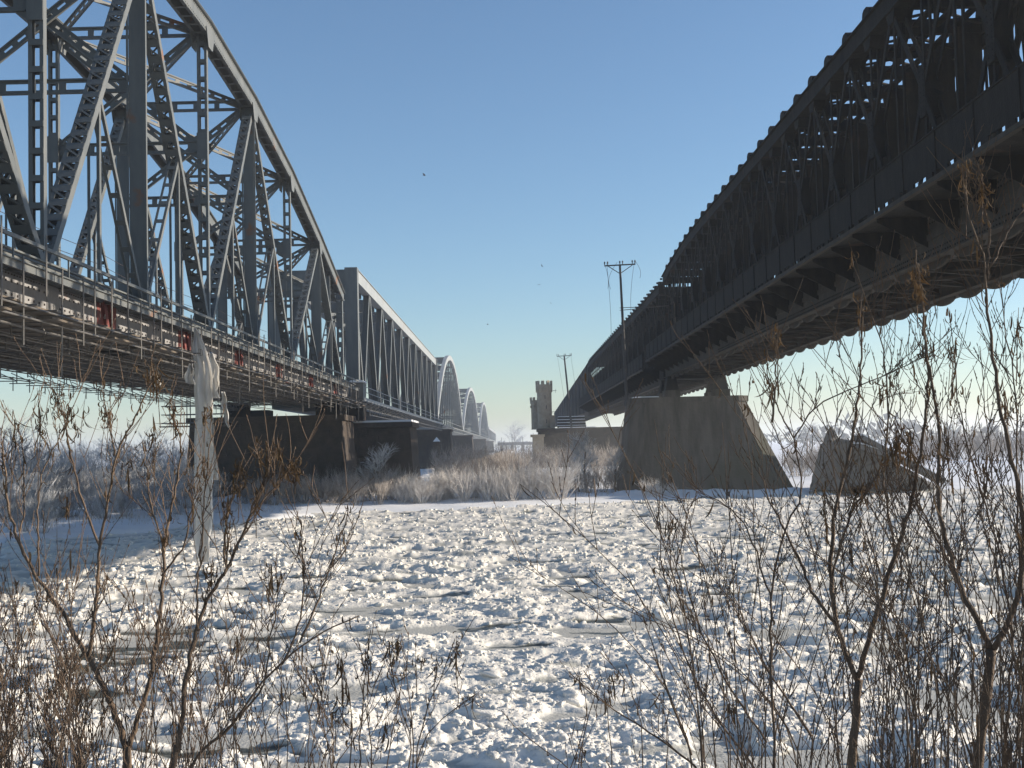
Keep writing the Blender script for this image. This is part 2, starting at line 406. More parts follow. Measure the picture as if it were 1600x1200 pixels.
# ------------------------------------------------------------------ left bridge, near span (bowstring truss)
XT, XF = -17.0, -25.4
NY = [5.0, 17.5, 30.0, 42.6, 54.3, 66.0, 77.8, 91.0, 104.4, 118.6]
NZ = [21.2, 24.4, 26.9, 28.6, 29.5, 29.6, 28.75, 26.9, 24.2, 20.9]
DZ = 12.1
span = thing('bowstring_truss_span', 'grey riveted truss span with curved top chord hung with scaffolding over the river', 'bridge span', (-21, 62, 11))
def make_plane(X, near):
    for i in range(len(NY)-1):                             # top chord, open below, battened
        p0 = np.array([X, NY[i], NZ[i]]); p1 = np.array([X, NY[i+1], NZ[i+1]]); a = (p1-p0)/np.linalg.norm(p1-p0); u = np.cross(np.array([1., 0, 0]), a)
        if u[2] < 0: u = -u
        b = MB(); w, d = .86, .82
        for sg in (-1, 1):
            b.beam(p0, p1, .05, d, (1,0,0), ow=sg*(w/2-.025))
            b.beam(p0-u*(d/2+.02)+np.array([sg*(w/2-.09),0,0]), p1-u*(d/2+.02)+np.array([sg*(w/2-.09),0,0]), .18, .035)
            b.beam(p0+u*(d/2-.06)+np.array([sg*(w/2+.07),0,0]), p1+u*(d/2-.06)+np.array([sg*(w/2+.07),0,0]), .14, .03)
        b.beam(p0+u*(d/2+.02), p1+u*(d/2+.02), w+.3, .04)
        o = build(b, 'top_chord', M_steel, span)
        L_ = np.linalg.norm(p1-p0); n = int(L_/1.25); bm_ = batten_mesh(w-.04, .22, M_steel)
        for k in range(n):
            c = p0+a*(L_*(k+.5)/n)-u*(d/2+.06)
            mt = Matrix(((1, u[0], a[0], c[0]), (0, u[1], a[1], c[1]), (0, u[2], a[2], c[2]), (0, 0, 0, 1)))
            if near: put('batten', bm_, o, mat=mt)
    for i in range(1, len(NY)-1):
        solid = i % 2 == 0
        if NY[i] < 20: continue
        if solid:
            b = MB(); b.box(X-.34, X+.34, NY[i]-.26, NY[i]-.23, DZ, NZ[i]-.3); b.box(X-.34, X+.34, NY[i]+.23, NY[i]+.26, DZ, NZ[i]-.3)
            for sg in (-1, 1):
                b.box(X+sg*.32-.03, X+sg*.32+.03, NY[i]-.225, NY[i]+.225, DZ, NZ[i]-.3)
                b.box(X+sg*.40-.05, X+sg*.40+.05, NY[i]-.29, NY[i]-.262, DZ, NZ[i]-.3)
            build(b, 'solid_post', M_steel, span)
        else:
            builtup('laced_post', (X, NY[i], DZ), (X, NY[i], NZ[i]-.45), .56, .25, M_steel, span, 1.05, .22, single=near)
            gz = DZ+(NZ[i]-DZ)*.61
            b = MB(); b.prism([(X-.3, gz-.75), (X+.3, gz-.75), (X+.3, gz+.75), (X-.3, gz+.75)], 'y', NY[i]-.27, NY[i]-.24)
            build(b, 'gusset', M_steel, span); b = MB()
            sg = -1 if near else 1
            b.prism([(X+sg*.29, gz-.7), (X+sg*.29, gz+.7), (X+sg*.75, gz+.42), (X+sg*.75, gz-.42)], 'y', NY[i]-.03, NY[i]+.03)
            build(b, 'gusset', M_steel, span)
        # gusset plates where members meet the chord
        for sg in (-1, 1):
            b = MB(); xg = X+sg*.47
            b.prism([(NY[i]-.9, NZ[i]-.2), (NY[i]-.45, NZ[i]-1.25), (NY[i]+.45, NZ[i]-1.25), (NY[i]+.9, NZ[i]-.3)], 'x', xg-.015, xg+.015)
            build(b, 'gusset', M_steel, span)
        # diagonals fan down from the tops of the solid posts
        if solid:
            for j in (i-1, i+1):
                p0 = np.array([X, NY[i], NZ[i]-.5]); p1 = np.array([X, NY[j], DZ]); a = p1-p0
                if j == len(NY)-1: p1 = np.array([X, NY[j]-.4, DZ])
                builtup('diagonal', p0+a*.03, p1, .72 if i < 6 else .62, .28, M_steel, span, .82, .36, lace=True, single=near)
                mid = p0+a*.5                                # sub-hanger and sub-diagonal
                b = MB()
                for sg in (-.24, .24):
                    b.beam(mid, (mid[0], mid[1], DZ), .035, .2, (1,0,0), ow=sg); b.beam(mid, (mid[0], mid[1], DZ), .12, .025, (1,0,0), ow=sg*.8, od=.1)
                build(b, 'hanger', M_steel, span)
                b = MB(); e_ = np.array([X, NY[i], DZ])
                for sg in (-.24, .24): b.beam(mid, e_, .035, .2, (1,0,0), ow=sg); b.beam(mid, e_, .12, .025, (1,0,0), ow=sg*.8, od=.1)
                for k in range(8):
                    c = mid+(e_-mid)*(k+.5)/8; a2 = (e_-mid)/np.linalg.norm(e_-mid); b.beam(c-a2*.12, c+a2*.12, .5, .02, (1,0,0), od=.12)
                build(b, 'sub_diagonal', M_steel, span)
    # end post and end hanger
    i = len(NY)-1
    builtup('end_post', (X, NY[i], DZ-.4), (X, NY[i], NZ[i]-.4), .6, .5, M_steel, span, 1.0, .5, single=near)
    b = MB(); b.beam((X, 111.4, (NZ[i]+NZ[i-1])/2-.5), (X, 111.4, DZ), .3, .2); build(b, 'hanger', M_steel, span)
    b = MB(); b.beam((X, NY[i-1], NZ[i-1]-.6), (X, NY[i]-.3, DZ), .45, .34); build(b, 'diagonal', M_steel, span)
make_plane(XT, True); make_plane(XF, False)
# sway frames and top bracing
for i in range(2, len(NY)):
    y, z = NY[i], NZ[i]; top = z-.15 if i < 9 else z
    b = MB(); ladder(b, (XF+.4, y, top), (XT-.4, y, top), .62, .22); build(b, 'top_strut', M_steel, span)
    if i < 9:
        gz = DZ+(z-DZ)*.61
        b = MB(); ladder(b, (XF+.4, y, gz), (XT-.4, y, gz), .62, .2); build(b, 'sway_strut', M_steel, span)
        for (a0, a1) in (((XF+.4, y, top-.4), (XT-.6, y, gz+.3)), ((XT-.4, y, top-.4), (XF+.6, y, gz+.3))):
            b = MB(); off = .14 if a0[0] < a1[0] else -.14
            ladder(b, (a0[0], a0[1]+off, a0[2]), (a1[0], a1[1]+off, a1[2]), .42, .16, .8); build(b, 'sway_brace', M_steel, span)
    y0, z0 = NY[i-1], NZ[i-1]
    for k, (xa, xb) in enumerate(((XF+.45, XT-.45), (XT-.45, XF+.45))):
        b = MB(); ladder(b, (xa, y0+.3, z0-.25-.06*k), (xb, y-.3, z-.25-.06*k), .42, .14, 1.0, up=(0,-.25,1)); build(b, 'top_brace', M_steel, span)
# rivet rows on the near top chord
b = MB()
for i in range(2, len(NY)-1):
    p0 = np.array([XT, NY[i], NZ[i]]); p1 = np.array([XT, NY[i+1], NZ[i+1]]); a = (p1-p0)/np.linalg.norm(p1-p0); u = np.array([0, -a[2], a[1]])
    for k in range(int(np.linalg.norm(p1-p0)/.3)):
        for h_ in (-.33, .22):
            c = p0+a*(.15+.3*k)+u*h_; b.box(XT+.43, XT+.455, c[1]-.03, c[1]+.03, c[2]-.03, c[2]+.03)
build(b, 'rivets', M_steel, span, kind='stuff')

# bottom chord box girders: white primer with bolt rows, red primer at the joints
GZ0, GZ1 = 10.55, 11.75
def bottom_chord(X, near):
    ys_ = [-4]+[y for y in NY]+[]
    cuts = [20.0]
    for y in [30.0, 36.3, 42.6, 48.4, 54.3, 60, 66.0, 72, 77.8, 84.4, 91.0, 97.7, 104.4, 111.5, 118.9]: cuts.append(y)
    b = MB(); b.box(X-.5, X+.46, 0, 119, GZ0+.05, GZ1-.05); b.box(X-.62, X+.6, 0, 119, GZ0, GZ0+.05); b.box(X-.62, X+.6, 0, 119, GZ1-.05, GZ1)
    build(b, 'bottom_chord', M_steel, span)
    if not near: return
    bolts = MB(); joints = [36.3, 48.4, 60, 72, 84.4, 97.7, 111.5]
    y = 20.0; k = 0
    js = sorted(joints+[42.6, 54.3, 66, 77.8, 91, 104.4, 118.9])
    prev = 22.0
    for j in js:
        half = 1.15 if j in joints else .45
        p = MB(); p.box(X+.463, X+.485, prev, j-half-.02, GZ0+.07, GZ1-.07); build(p, 'web_plate', M_prime, span)
        yy = prev+.3
        while yy < j-half-.2:
            for zz in (GZ0+.38, GZ0+.82): bolts.box(X+.485, X+.515, yy-.035, yy+.035, zz-.035, zz+.035)
            for zz in (GZ0+.14, GZ1-.14):
                for dy in (0, .22): bolts.box(X+.485, X+.51, yy+dy-.04, yy+dy+.04, zz-.025, zz+.025)
            yy += .46
        if j in joints:
            p = MB(); p.box(X+.463, X+.50, j-half, j+half, GZ0+.07, GZ1-.07)
            p.beam((X+.56, j+.05, GZ1+.05), (X+.56, j+.55, GZ0+.1), .1, .16, (1,0,0)); p.beam((X+.56, j-.1, GZ0+.1), (X+.56, j-.7, GZ1+.3), .1, .3, (1,0,0))
            build(p, 'joint_plate', M_red, span)
        else:
            p = MB(); p.box(X+.463, X+.495, j-half, j+half, GZ0+.07, GZ1-.07); build(p, 'splice_plate', M_prime, span)
        prev = j+half+.02
    build(bolts, 'bolts', M_bolt, span, kind='stuff')
    p = MB(); p.box(X+.6, X+.64, 22, 118.9, GZ0-.02, GZ0+.06); build(p, 'flange_edge', M_red, span)
bottom_chord(XT, True); bottom_chord(XF, False)
# floor beams, stringers and railway deck
for k in range(18):
    y = 8+k*6.5; b = MB(); b.box(XF+.5, XT-.5, y-.2, y+.2, 10.75, 11.7); build(b, 'floor_beam', M_steel, span)
b = MB()
for x in (-23.6, -21.9, -20.5, -18.8): b.box(x-.15, x+.15, 2, 119, 11.0, 11.9)
build(b, 'stringers', M_steel, span)
b = MB(); b.box(XF+.6, XT-.6, 2, 119, 11.92, 11.99); build(b, 'deck_plate', M_dark, span)
# side walkway
WX = -15.3
b = MB(); b.box(WX-.04, WX+.04, 10, 119, 11.40, 11.64); b.box(WX-.12, WX+.12, 10, 119, 11.64, 11.68); build(b, 'edge_beam', M_steel, span)
b = MB(); b.box(WX-.05, WX+.05, 10, 119, 12.34, 12.46); build(b, 'handrail', M_steel, span)
for k in range(22):
    y = 18+k*4.6; b = MB(); b.beam((WX, y, 11.62), (WX, y, 12.34), .05, .05, (1,0,0)); build(b, 'rail_post', M_steel, span)
for k in range(44):
    y = 18+k*2.3; b = MB(); b.beam((XT+.3, y, 11.72), (WX-.05, y, 11.66), .12, .1, (0,1,0)); build(b, 'bracket', M_steel, span)
b = MB()
for k in range(4): b.box(XT+.4+k*.29, XT+.62+k*.29, 10, 119, 11.755, 11.785)
build(b, 'walkway_grating', M_steel, span)
for k, (x_, z_, m_) in enumerate(((-16.25, 11.98, .05), (-16.1, 12.16, .035), (-15.8, 11.92, .06), (-16.3, 12.32, .03), (-15.6, 12.08, .03))):
    b = MB(); b.box(x_-.06, x_+.06, 10, 119, z_-m_, z_+m_); build(b, 'cable_tray', M_steel, span)
# cables strung along inside
for zz, xx in ((17.6, -24.3), (16.9, -24.3)):
    b = MB(); pts = [(xx, 20+t*2, zz-.25*math.sin(math.pi*((t*2/25.) % 1))) for t in range(50)]; b.tube(pts, .02, 4); build(b, 'cable', M_bolt, span)

# ------------------------------------------------------------------ scaffold under the near span
scf = thing('hanging_scaffold', 'tube and plank scaffold hung beneath the grey bowstring truss span', 'scaffold', (-21, 62, 10))
tube_m = {}
def unit_tube(L_):
    k = round(L_, 2)
    if k not in tube_m:
        b = MB(); b.tube([(0,0,0), (0,0,L_)], .032, 6); tube_m[k] = b.mesh('standard', M_tube)
    return tube_m[k]
for k in range(54):
    y = 30+k*1.63+random.uniform(-.3,.3); L_ = random.choice((1.4, 1.8, 2.2, 2.5, 3.0)); zt = 11.5+random.choice((0, 0, .3, .9))
    o = put('standard', unit_tube(L_+.6), scf, (-14.95-random.random()*.2, y, zt-L_-.3)); o.rotation_euler = (random.uniform(-.01,.01), random.uniform(-.01,.01), 0)
for row, x in enumerate((-17.6, -20.2, -22.8, -25.2, -26.9)):
    for k in range(36):
        y = 30+k*2.45+random.uniform(-.4,.4); L_ = random.choice((1.4, 1.8)); put('standard', unit_tube(L_), scf, (x+random.uniform(-.2,.2), y, 9.55+random.uniform(0,.45)))
b = MB()
for x in (-15.0, -15.9, -17.6, -18.9, -20.2, -21.5, -22.8, -24.0, -25.2, -26.9):
    for zz in (10.22, 9.86+random.uniform(-.1,.1)): b.tube([(x, 22, zz), (x, 121, zz+random.uniform(-.05,.05))], .03, 5)
build(b, 'ledgers', M_tube, scf)
for k in range(60):
    y = 24+k*1.63+random.uniform(-.2,.2); b = MB(); b.tube([(-14.8, y, 10.3), (-27.4+random.random()*.6, y+random.uniform(-.2,.2), 10.25)], .032, 5); build(b, 'transom', M_tube, scf)
b = MB()
for k in range(150):
    y = random.uniform(28, 119); x = random.uniform(-26.5, -16); b.tube([(x, y, 9.7+random.random()*.4), (x+random.uniform(-1.6,1.6), y+random.uniform(-2.2,2.2), 10.6)], .028, 5)
for k in range(40):
    y = 30+k*2.3; b.tube([(-26.9, y, 9.7), (-28.3, y, 9.72)], .03, 5); b.tube([(-26.9, y, 9.7), (-28.2, y, 10.3)], .028, 5); b.tube([(-28.1, y, 9.3), (-28.1, y, 10.1)], .03, 5)
    b.tube([(-26.9, y, 9.75), (-26.9, y+1.8, 9.75)], .03, 5)
build(b, 'braces', M_tube, scf, kind='stuff')
pm = []
for q_ in range(3):
    b = MB(); b.box(-.48, .48, -1.72, 1.72, -.03, .03); pm.append(b.mesh('plank', M_plank))
for r_ in range(12):
    for k in range(25):
        if random.random() < .06: continue
        o = put('plank', random.choice(pm), scf, (-15.75-r_*1.02+random.uniform(-.04,.04), 28+k*3.5+random.uniform(-.1,.1), 10.36+random.uniform(0,.05))); o.rotation_euler = (random.uniform(-.01,.01), 0, random.uniform(-.01,.01))
for k in range(15):                                           # timber bearers that stick out beyond the edge
    y = 32+k*6.1+random.uniform(-1,1); z_ = 9.86+k % 2*.09; b = MB(); b.box(-15.3, -14.7, y, y+2.7, z_, z_+.07); build(b, 'edge_board', M_plank, scf)
# little stair tower of tubes at the pier
st = thing('pier_scaffold', 'small tube scaffold standing on the pier end below the grey truss', 'scaffold', (-30.5, 114, 9))
for i in range(4):
    for j in range(2):
        b = MB(); b.tube([(-32+i*1.6, 111+j*1.2, 8.1), (-32+i*1.6, 111+j*1.2, 10.6+.3*(i % 2))], .05, 5); build(b, 'standard', M_tube, st)
for zz in (8.4, 9.2, 10.0):
    for j in range(2): b = MB(); b.tube([(-32.8, 111+j*1.2, zz), (-26.5, 111+j*1.2, zz)], .05, 5); build(b, 'ledger', M_tube, st)
b = MB(); b.box(-33, -26.5, 110.9, 112.4, 8.05, 8.15); build(b, 'platform', M_plank, st)

# ------------------------------------------------------------------ left bridge, flat-topped span
FY0, FY1, FN = 128.0, 264.0, 10
flat = thing('flat_truss_span', 'long grey truss span with level top chord and zigzag web members', 'bridge span', (-21, 196, 11))
fp = (FY1-FY0)/FN; FZ0, FZ1 = 11.3, 25.2
for X in (XT, XF):
    near = X == XT
    b = MB(); b.box(X-.5, X+.5, FY0, FY1, FZ1-1.3, FZ1); b.box(X-.62, X+.62, FY0, FY1, FZ1, FZ1+.06); build(b, 'top_chord', M_steel2 if near else M_steel, flat)  # near chord takes the paler grey as painted sunlight
    b = MB(); b.box(X-.45, X+.45, FY0, FY1, FZ0-1.2, FZ0); build(b, 'bottom_chord', M_steel, flat)
    for y in (FY0, FY1):
        b = MB(); b.box(X-.68, X+.68, y-.6, y+.6, FZ0-.3, FZ1-.02 if False else FZ1+.065); build(b, 'end_post', M_steel, flat)
    for k in range(FN):
        yb = FY0+(k+1)*fp; yt = FY0+(k+.5)*fp
        for (a0, a1) in (((X, FY0+k*fp+.5, FZ1-1.3 if k else FZ1-1.3), (X, yt, FZ0)), ((X, yt, FZ0), (X, yb-.4, FZ1-1.3))):
            b = MB()
            for sg in (-1, 1): b.beam(a0, a1, .06, .62, (1,0,0), ow=sg*.32)
            b.beam(a0, a1, .58, .04, (1,0,0)); 
            build(b, 'diagonal', M_steel, flat)
for k in range(FN+1):
    y = FY0+k*fp; b = MB(); b.box(XF+.7, XT-.7, y-.25, y+.25, FZ1-1.6, FZ1-.1)
    if k in (0, FN): b.box(XF+.7, XT-.7, y-.3, y+.3, FZ1-2.8, FZ1-1.6)
    build(b, 'top_strut', M_steel, flat)
    b = MB(); b.box(XF+.5, XT-.5, y-.25, y+.25, FZ0-1.1, FZ0-.1); build(b, 'floor_beam', M_steel, flat)
    if k < FN:
        for xa, xb in ((XF+.6, XT-.6), (XT-.6, XF+.6)):
            b = MB(); b.beam((xa, y+.4, FZ1-.7+.12*(xa < xb)), (xb, y+fp-.4, FZ1-.7+.12*(xa < xb)), .4, .3, (0,0,1)); build(b, 'top_brace', M_steel, flat)
b = MB(); b.box(XF+.5, XT-.5, FY0-8, FY1, FZ0-.09, FZ0-.02); build(b, 'deck_plate', M_dark, flat)
for k in range(34):
    y = FY0-4+k*4.1; b = MB(); b.box(WX-.04, WX+.04, y-.05, y+.05, 10.9, 12.1); b.beam((XT+.46, y, 10.2), (WX, y, 10.85), .12, .12, (0,1,0)); build(b, 'rail_post', M_steel, flat)
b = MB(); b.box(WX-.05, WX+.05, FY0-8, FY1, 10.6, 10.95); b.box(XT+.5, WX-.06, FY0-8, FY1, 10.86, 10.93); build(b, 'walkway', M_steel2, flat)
b = MB()
for zz in (11.5, 12.1): b.box(WX-.035, WX+.035, FY0-8, FY1, zz, zz+.06)
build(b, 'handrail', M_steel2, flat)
b = MB()
for zz in (9.2, 9.7): b.box(WX-.03, WX+.03, FY0, FY1, zz, zz+.07)
for k in range(60): y = FY0+k*2.25; b.beam((WX, y, 9.2), (WX, y+2.25, 10.6), .05, .05, (1,0,0)); b.beam((WX, y, 9.2), (WX, y, 10.6), .05, .05, (1,0,0))
build(b, 'inspection_truss', M_tube, flat)
b = MB(); b.box(-16.2, -14.9, 119.6, 121.3, 10.6, 12.3); b2 = MB(); b2.prism([(-16.4, 12.31), (-14.7, 12.31), (-14.9, 12.5), (-15.5, 12.62), (-16.2, 12.5)], 'y', 119.4, 121.5)
kio = thing('parapet_pillar', 'short snow capped pillar at the end of the grey walkway', 'pillar', (-15.5, 120.4, 10.6)); build(b, 'shaft', M_steel, kio); build(b2, 'snow_cap', M_snow, kio)

# ------------------------------------------------------------------ left bridge, arched spans
def arch(y0, y1, ztop, n, nm, label):
    t = thing(nm, label, 'bridge span', (-21, (y0+y1)/2, 10), 'arched spans of the grey rail bridge')
    f_ = lambda s: 11.2+(ztop-11.2)*(1-abs(2*s-1)**2.1)
    for X in (XT, XF):
        near = X == XT
        b = MB()
        for k in range(n):
            a0 = (X, y0+(y1-y0)*k/n, f_(k/n)); a1 = (X, y0+(y1-y0)*(k+1)/n, f_((k+1)/n)); b.beam(a0, a1, .9, 1.3 if near else 1.1, (1,0,0))
        build(b, 'arch_rib', M_steel2 if near else M_steel, t)  # near rib coloured paler to look sunlit, far rib plain grey
        b = MB(); b.box(X-.4, X+.4, y0, y1, 9.9, 11.2); build(b, 'bottom_chord', M_steel, t)
        for k in range(1, n):
            y = y0+(y1-y0)*k/n; b = MB(); b.box(X-.16, X+.16, y-.15, y+.15, 11.2, f_(k/n)-.5); build(b, 'hanger', M_steel, t)
        for k in range(1, n-1):
            ya, yb = y0+(y1-y0)*k/n, y0+(y1-y0)*(k+1)/n; za, zb = f_(k/n)-.6, f_((k+1)/n)-.6
            b = MB(); b.beam((X, ya, 11.2 if k < n/2 else za), (X, yb, zb if k < n/2 else 11.2), .2, .2, (1,0,0)); build(b, 'diagonal', M_steel, t)
    for k in range(1, n):
        y = y0+(y1-y0)*k/n; z = f_(k/n); b = MB(); b.box(XF+.5, XT-.5, y-.15, y+.15, z-.35, z+.2)
        y2 = y0+(y1-y0)*(k+1)/n; z2 = f_((k+1)/n)
        if k < n-1:
            b.beam((XF+.5, y, z-.05), (XT-.5, y2, z2-.05), .2, .2, (0,0,1)); b.beam((XT-.5, y, z+.15), (XF+.5, y2, z2+.15), .2, .2, (0,0,1))
        if z > 20: b.box(XF+.5, XT-.5, y-.12, y+.12, z-3.2, z-2.8)
        build(b, 'sway_frame', M_steel, t)
    b = MB(); b.box(XF+.4, XT-.4, y0, y1, 10.7, 11.0); b.box(WX-.6, WX+.1, y0, y1, 10.5, 10.8); b.box(WX-.03, WX+.03, y0, y1, 11.7, 11.8)
    build(b, 'deck', M_steel, t)
    return t
arch(266, 406, 30.6, 16, 'arch_span', 'grey arched truss span next behind the level topped span')
arch(408, 616, 30.2, 16, 'arch_span', 'grey arched truss span in the middle of the row of three')
arch(618, 866, 32.5, 14, 'arch_span', 'smallest looking grey arched span farthest along the row of three')
far = thing('far_truss_span', 'hazy flat topped truss span beyond the three grey arches', 'bridge span', (-21, 1000, 11))
for X in (XT, XF):
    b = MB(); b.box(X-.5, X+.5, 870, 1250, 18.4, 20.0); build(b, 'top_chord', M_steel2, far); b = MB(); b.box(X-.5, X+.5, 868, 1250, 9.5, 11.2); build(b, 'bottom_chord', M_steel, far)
    for k in range(26):
        b = MB(); b.beam((X, 870+k*14.6, 11.2 if k % 2 else 18.4), (X, 870+(k+1)*14.6, 18.4 if k % 2 else 11.2), .6, .8, (1,0,0)); build(b, 'diagonal', M_steel, far)
b = MB(); b.box(XF, XT, 868, 1250, 10, 10.6); build(b, 'deck', M_steel, far)

# ------------------------------------------------------------------ piers of the left bridge
def stone_pier(x0, x1, y0, y1, z1, label, m, courses=True, cap=None, bat=.5, zb=None):
    zb = float(ground_z(np.array([(x0+x1)/2]), np.array([y0]))[0])-.6 if zb is None else zb
    t = thing('bridge_pier', label, 'bridge pier', ((x0+x1)/2, (y0+y1)/2, zb))
    b = MB()
    b.add([(x0-bat,y0-bat,zb),(x1+bat,y0-bat,zb),(x1+bat,y1+bat,zb),(x0-bat,y1+bat,zb),(x0,y0,z1-.55),(x1,y0,z1-.55),(x1,y1,z1-.55),(x0,y1,z1-.55)], BOXF)
    build(b, 'shaft', m, t)
    b = MB(); b.box(x0-.3, x1+.3, y0-.3, y1+.3, z1-.55, z1); build(b, 'coping', m, t)
    if courses:
        h = (z1-.7-zb-.8)/9; k = 0
        for r_ in range(9):
            z_ = zb+.8+r_*h; f_ = (z1-.55-z_-h/2)/(z1-.55-zb); off = bat*f_
            n = max(2, int((x1-x0+2*off)/2.2)); w_ = (x1-x0+2*off)/n
            for c in range(n):
                xa = x0-off+w_*(c+(.5 if r_ % 2 else 0)); xb = min(xa+w_, x1+off)
                if xb-xa < .3: continue
                q_ = MB(); d_ = random.uniform(.04,.10); q_.box(xa+.03, xb-.03, y0-off-d_-.02, y0-off+.3, z_+.03, z_+h-.03); build(q_, 'stone', m, t)
    if cap:
        b = MB(); b.box(x0-.25, x1+.25, y0-.25, y1+.25, z1+.004, z1+.22); build(b, 'snow_cap', M_snow, t)
    return t
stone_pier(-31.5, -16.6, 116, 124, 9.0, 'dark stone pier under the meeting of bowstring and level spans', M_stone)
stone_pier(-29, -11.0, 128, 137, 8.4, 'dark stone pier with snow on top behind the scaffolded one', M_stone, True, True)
for (q_, t_) in (((-28.5, -26.3, 117.5, 119.5, 9.0, 10.5), span), ((-19.4, -17, 117.5, 119.5, 9.0, 10.5), span), ((-28.4, -26, 126.6, 129.4, 8.65, 10.0), flat), ((-18.2, -15.8, 126.6, 129.4, 8.65, 10.0), flat)):
    b = MB(); b.box(*q_); build(b, 'bearing', M_dark, t_)
pl = thing('stone_pillar', 'small square pillar with pyramid snow cap beside the stone pier', 'pillar', (-13.0, 205, 1))
b = MB(); b.box(-13.45, -12.55, 204.4, 205.5, .3, 6.6); build(b, 'shaft', M_stone, pl); b = MB(); b.add([(-13.6,204.2,6.6),(-12.4,204.2,6.6),(-12.4,205.7,6.6),(-13.6,205.7,6.6),(-13.0,205,7.4)], [(0,3,2,1),(0,1,4),(1,2,4),(2,3,4),(3,0,4)]); build(b, 'snow_cap', M_snow, pl)
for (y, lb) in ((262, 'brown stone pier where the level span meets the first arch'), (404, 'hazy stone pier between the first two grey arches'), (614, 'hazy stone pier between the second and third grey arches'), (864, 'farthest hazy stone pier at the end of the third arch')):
    stone_pier(-28, -13.6, y, y+8, 9.6, lb, M_stone, y < 300, False, .6)

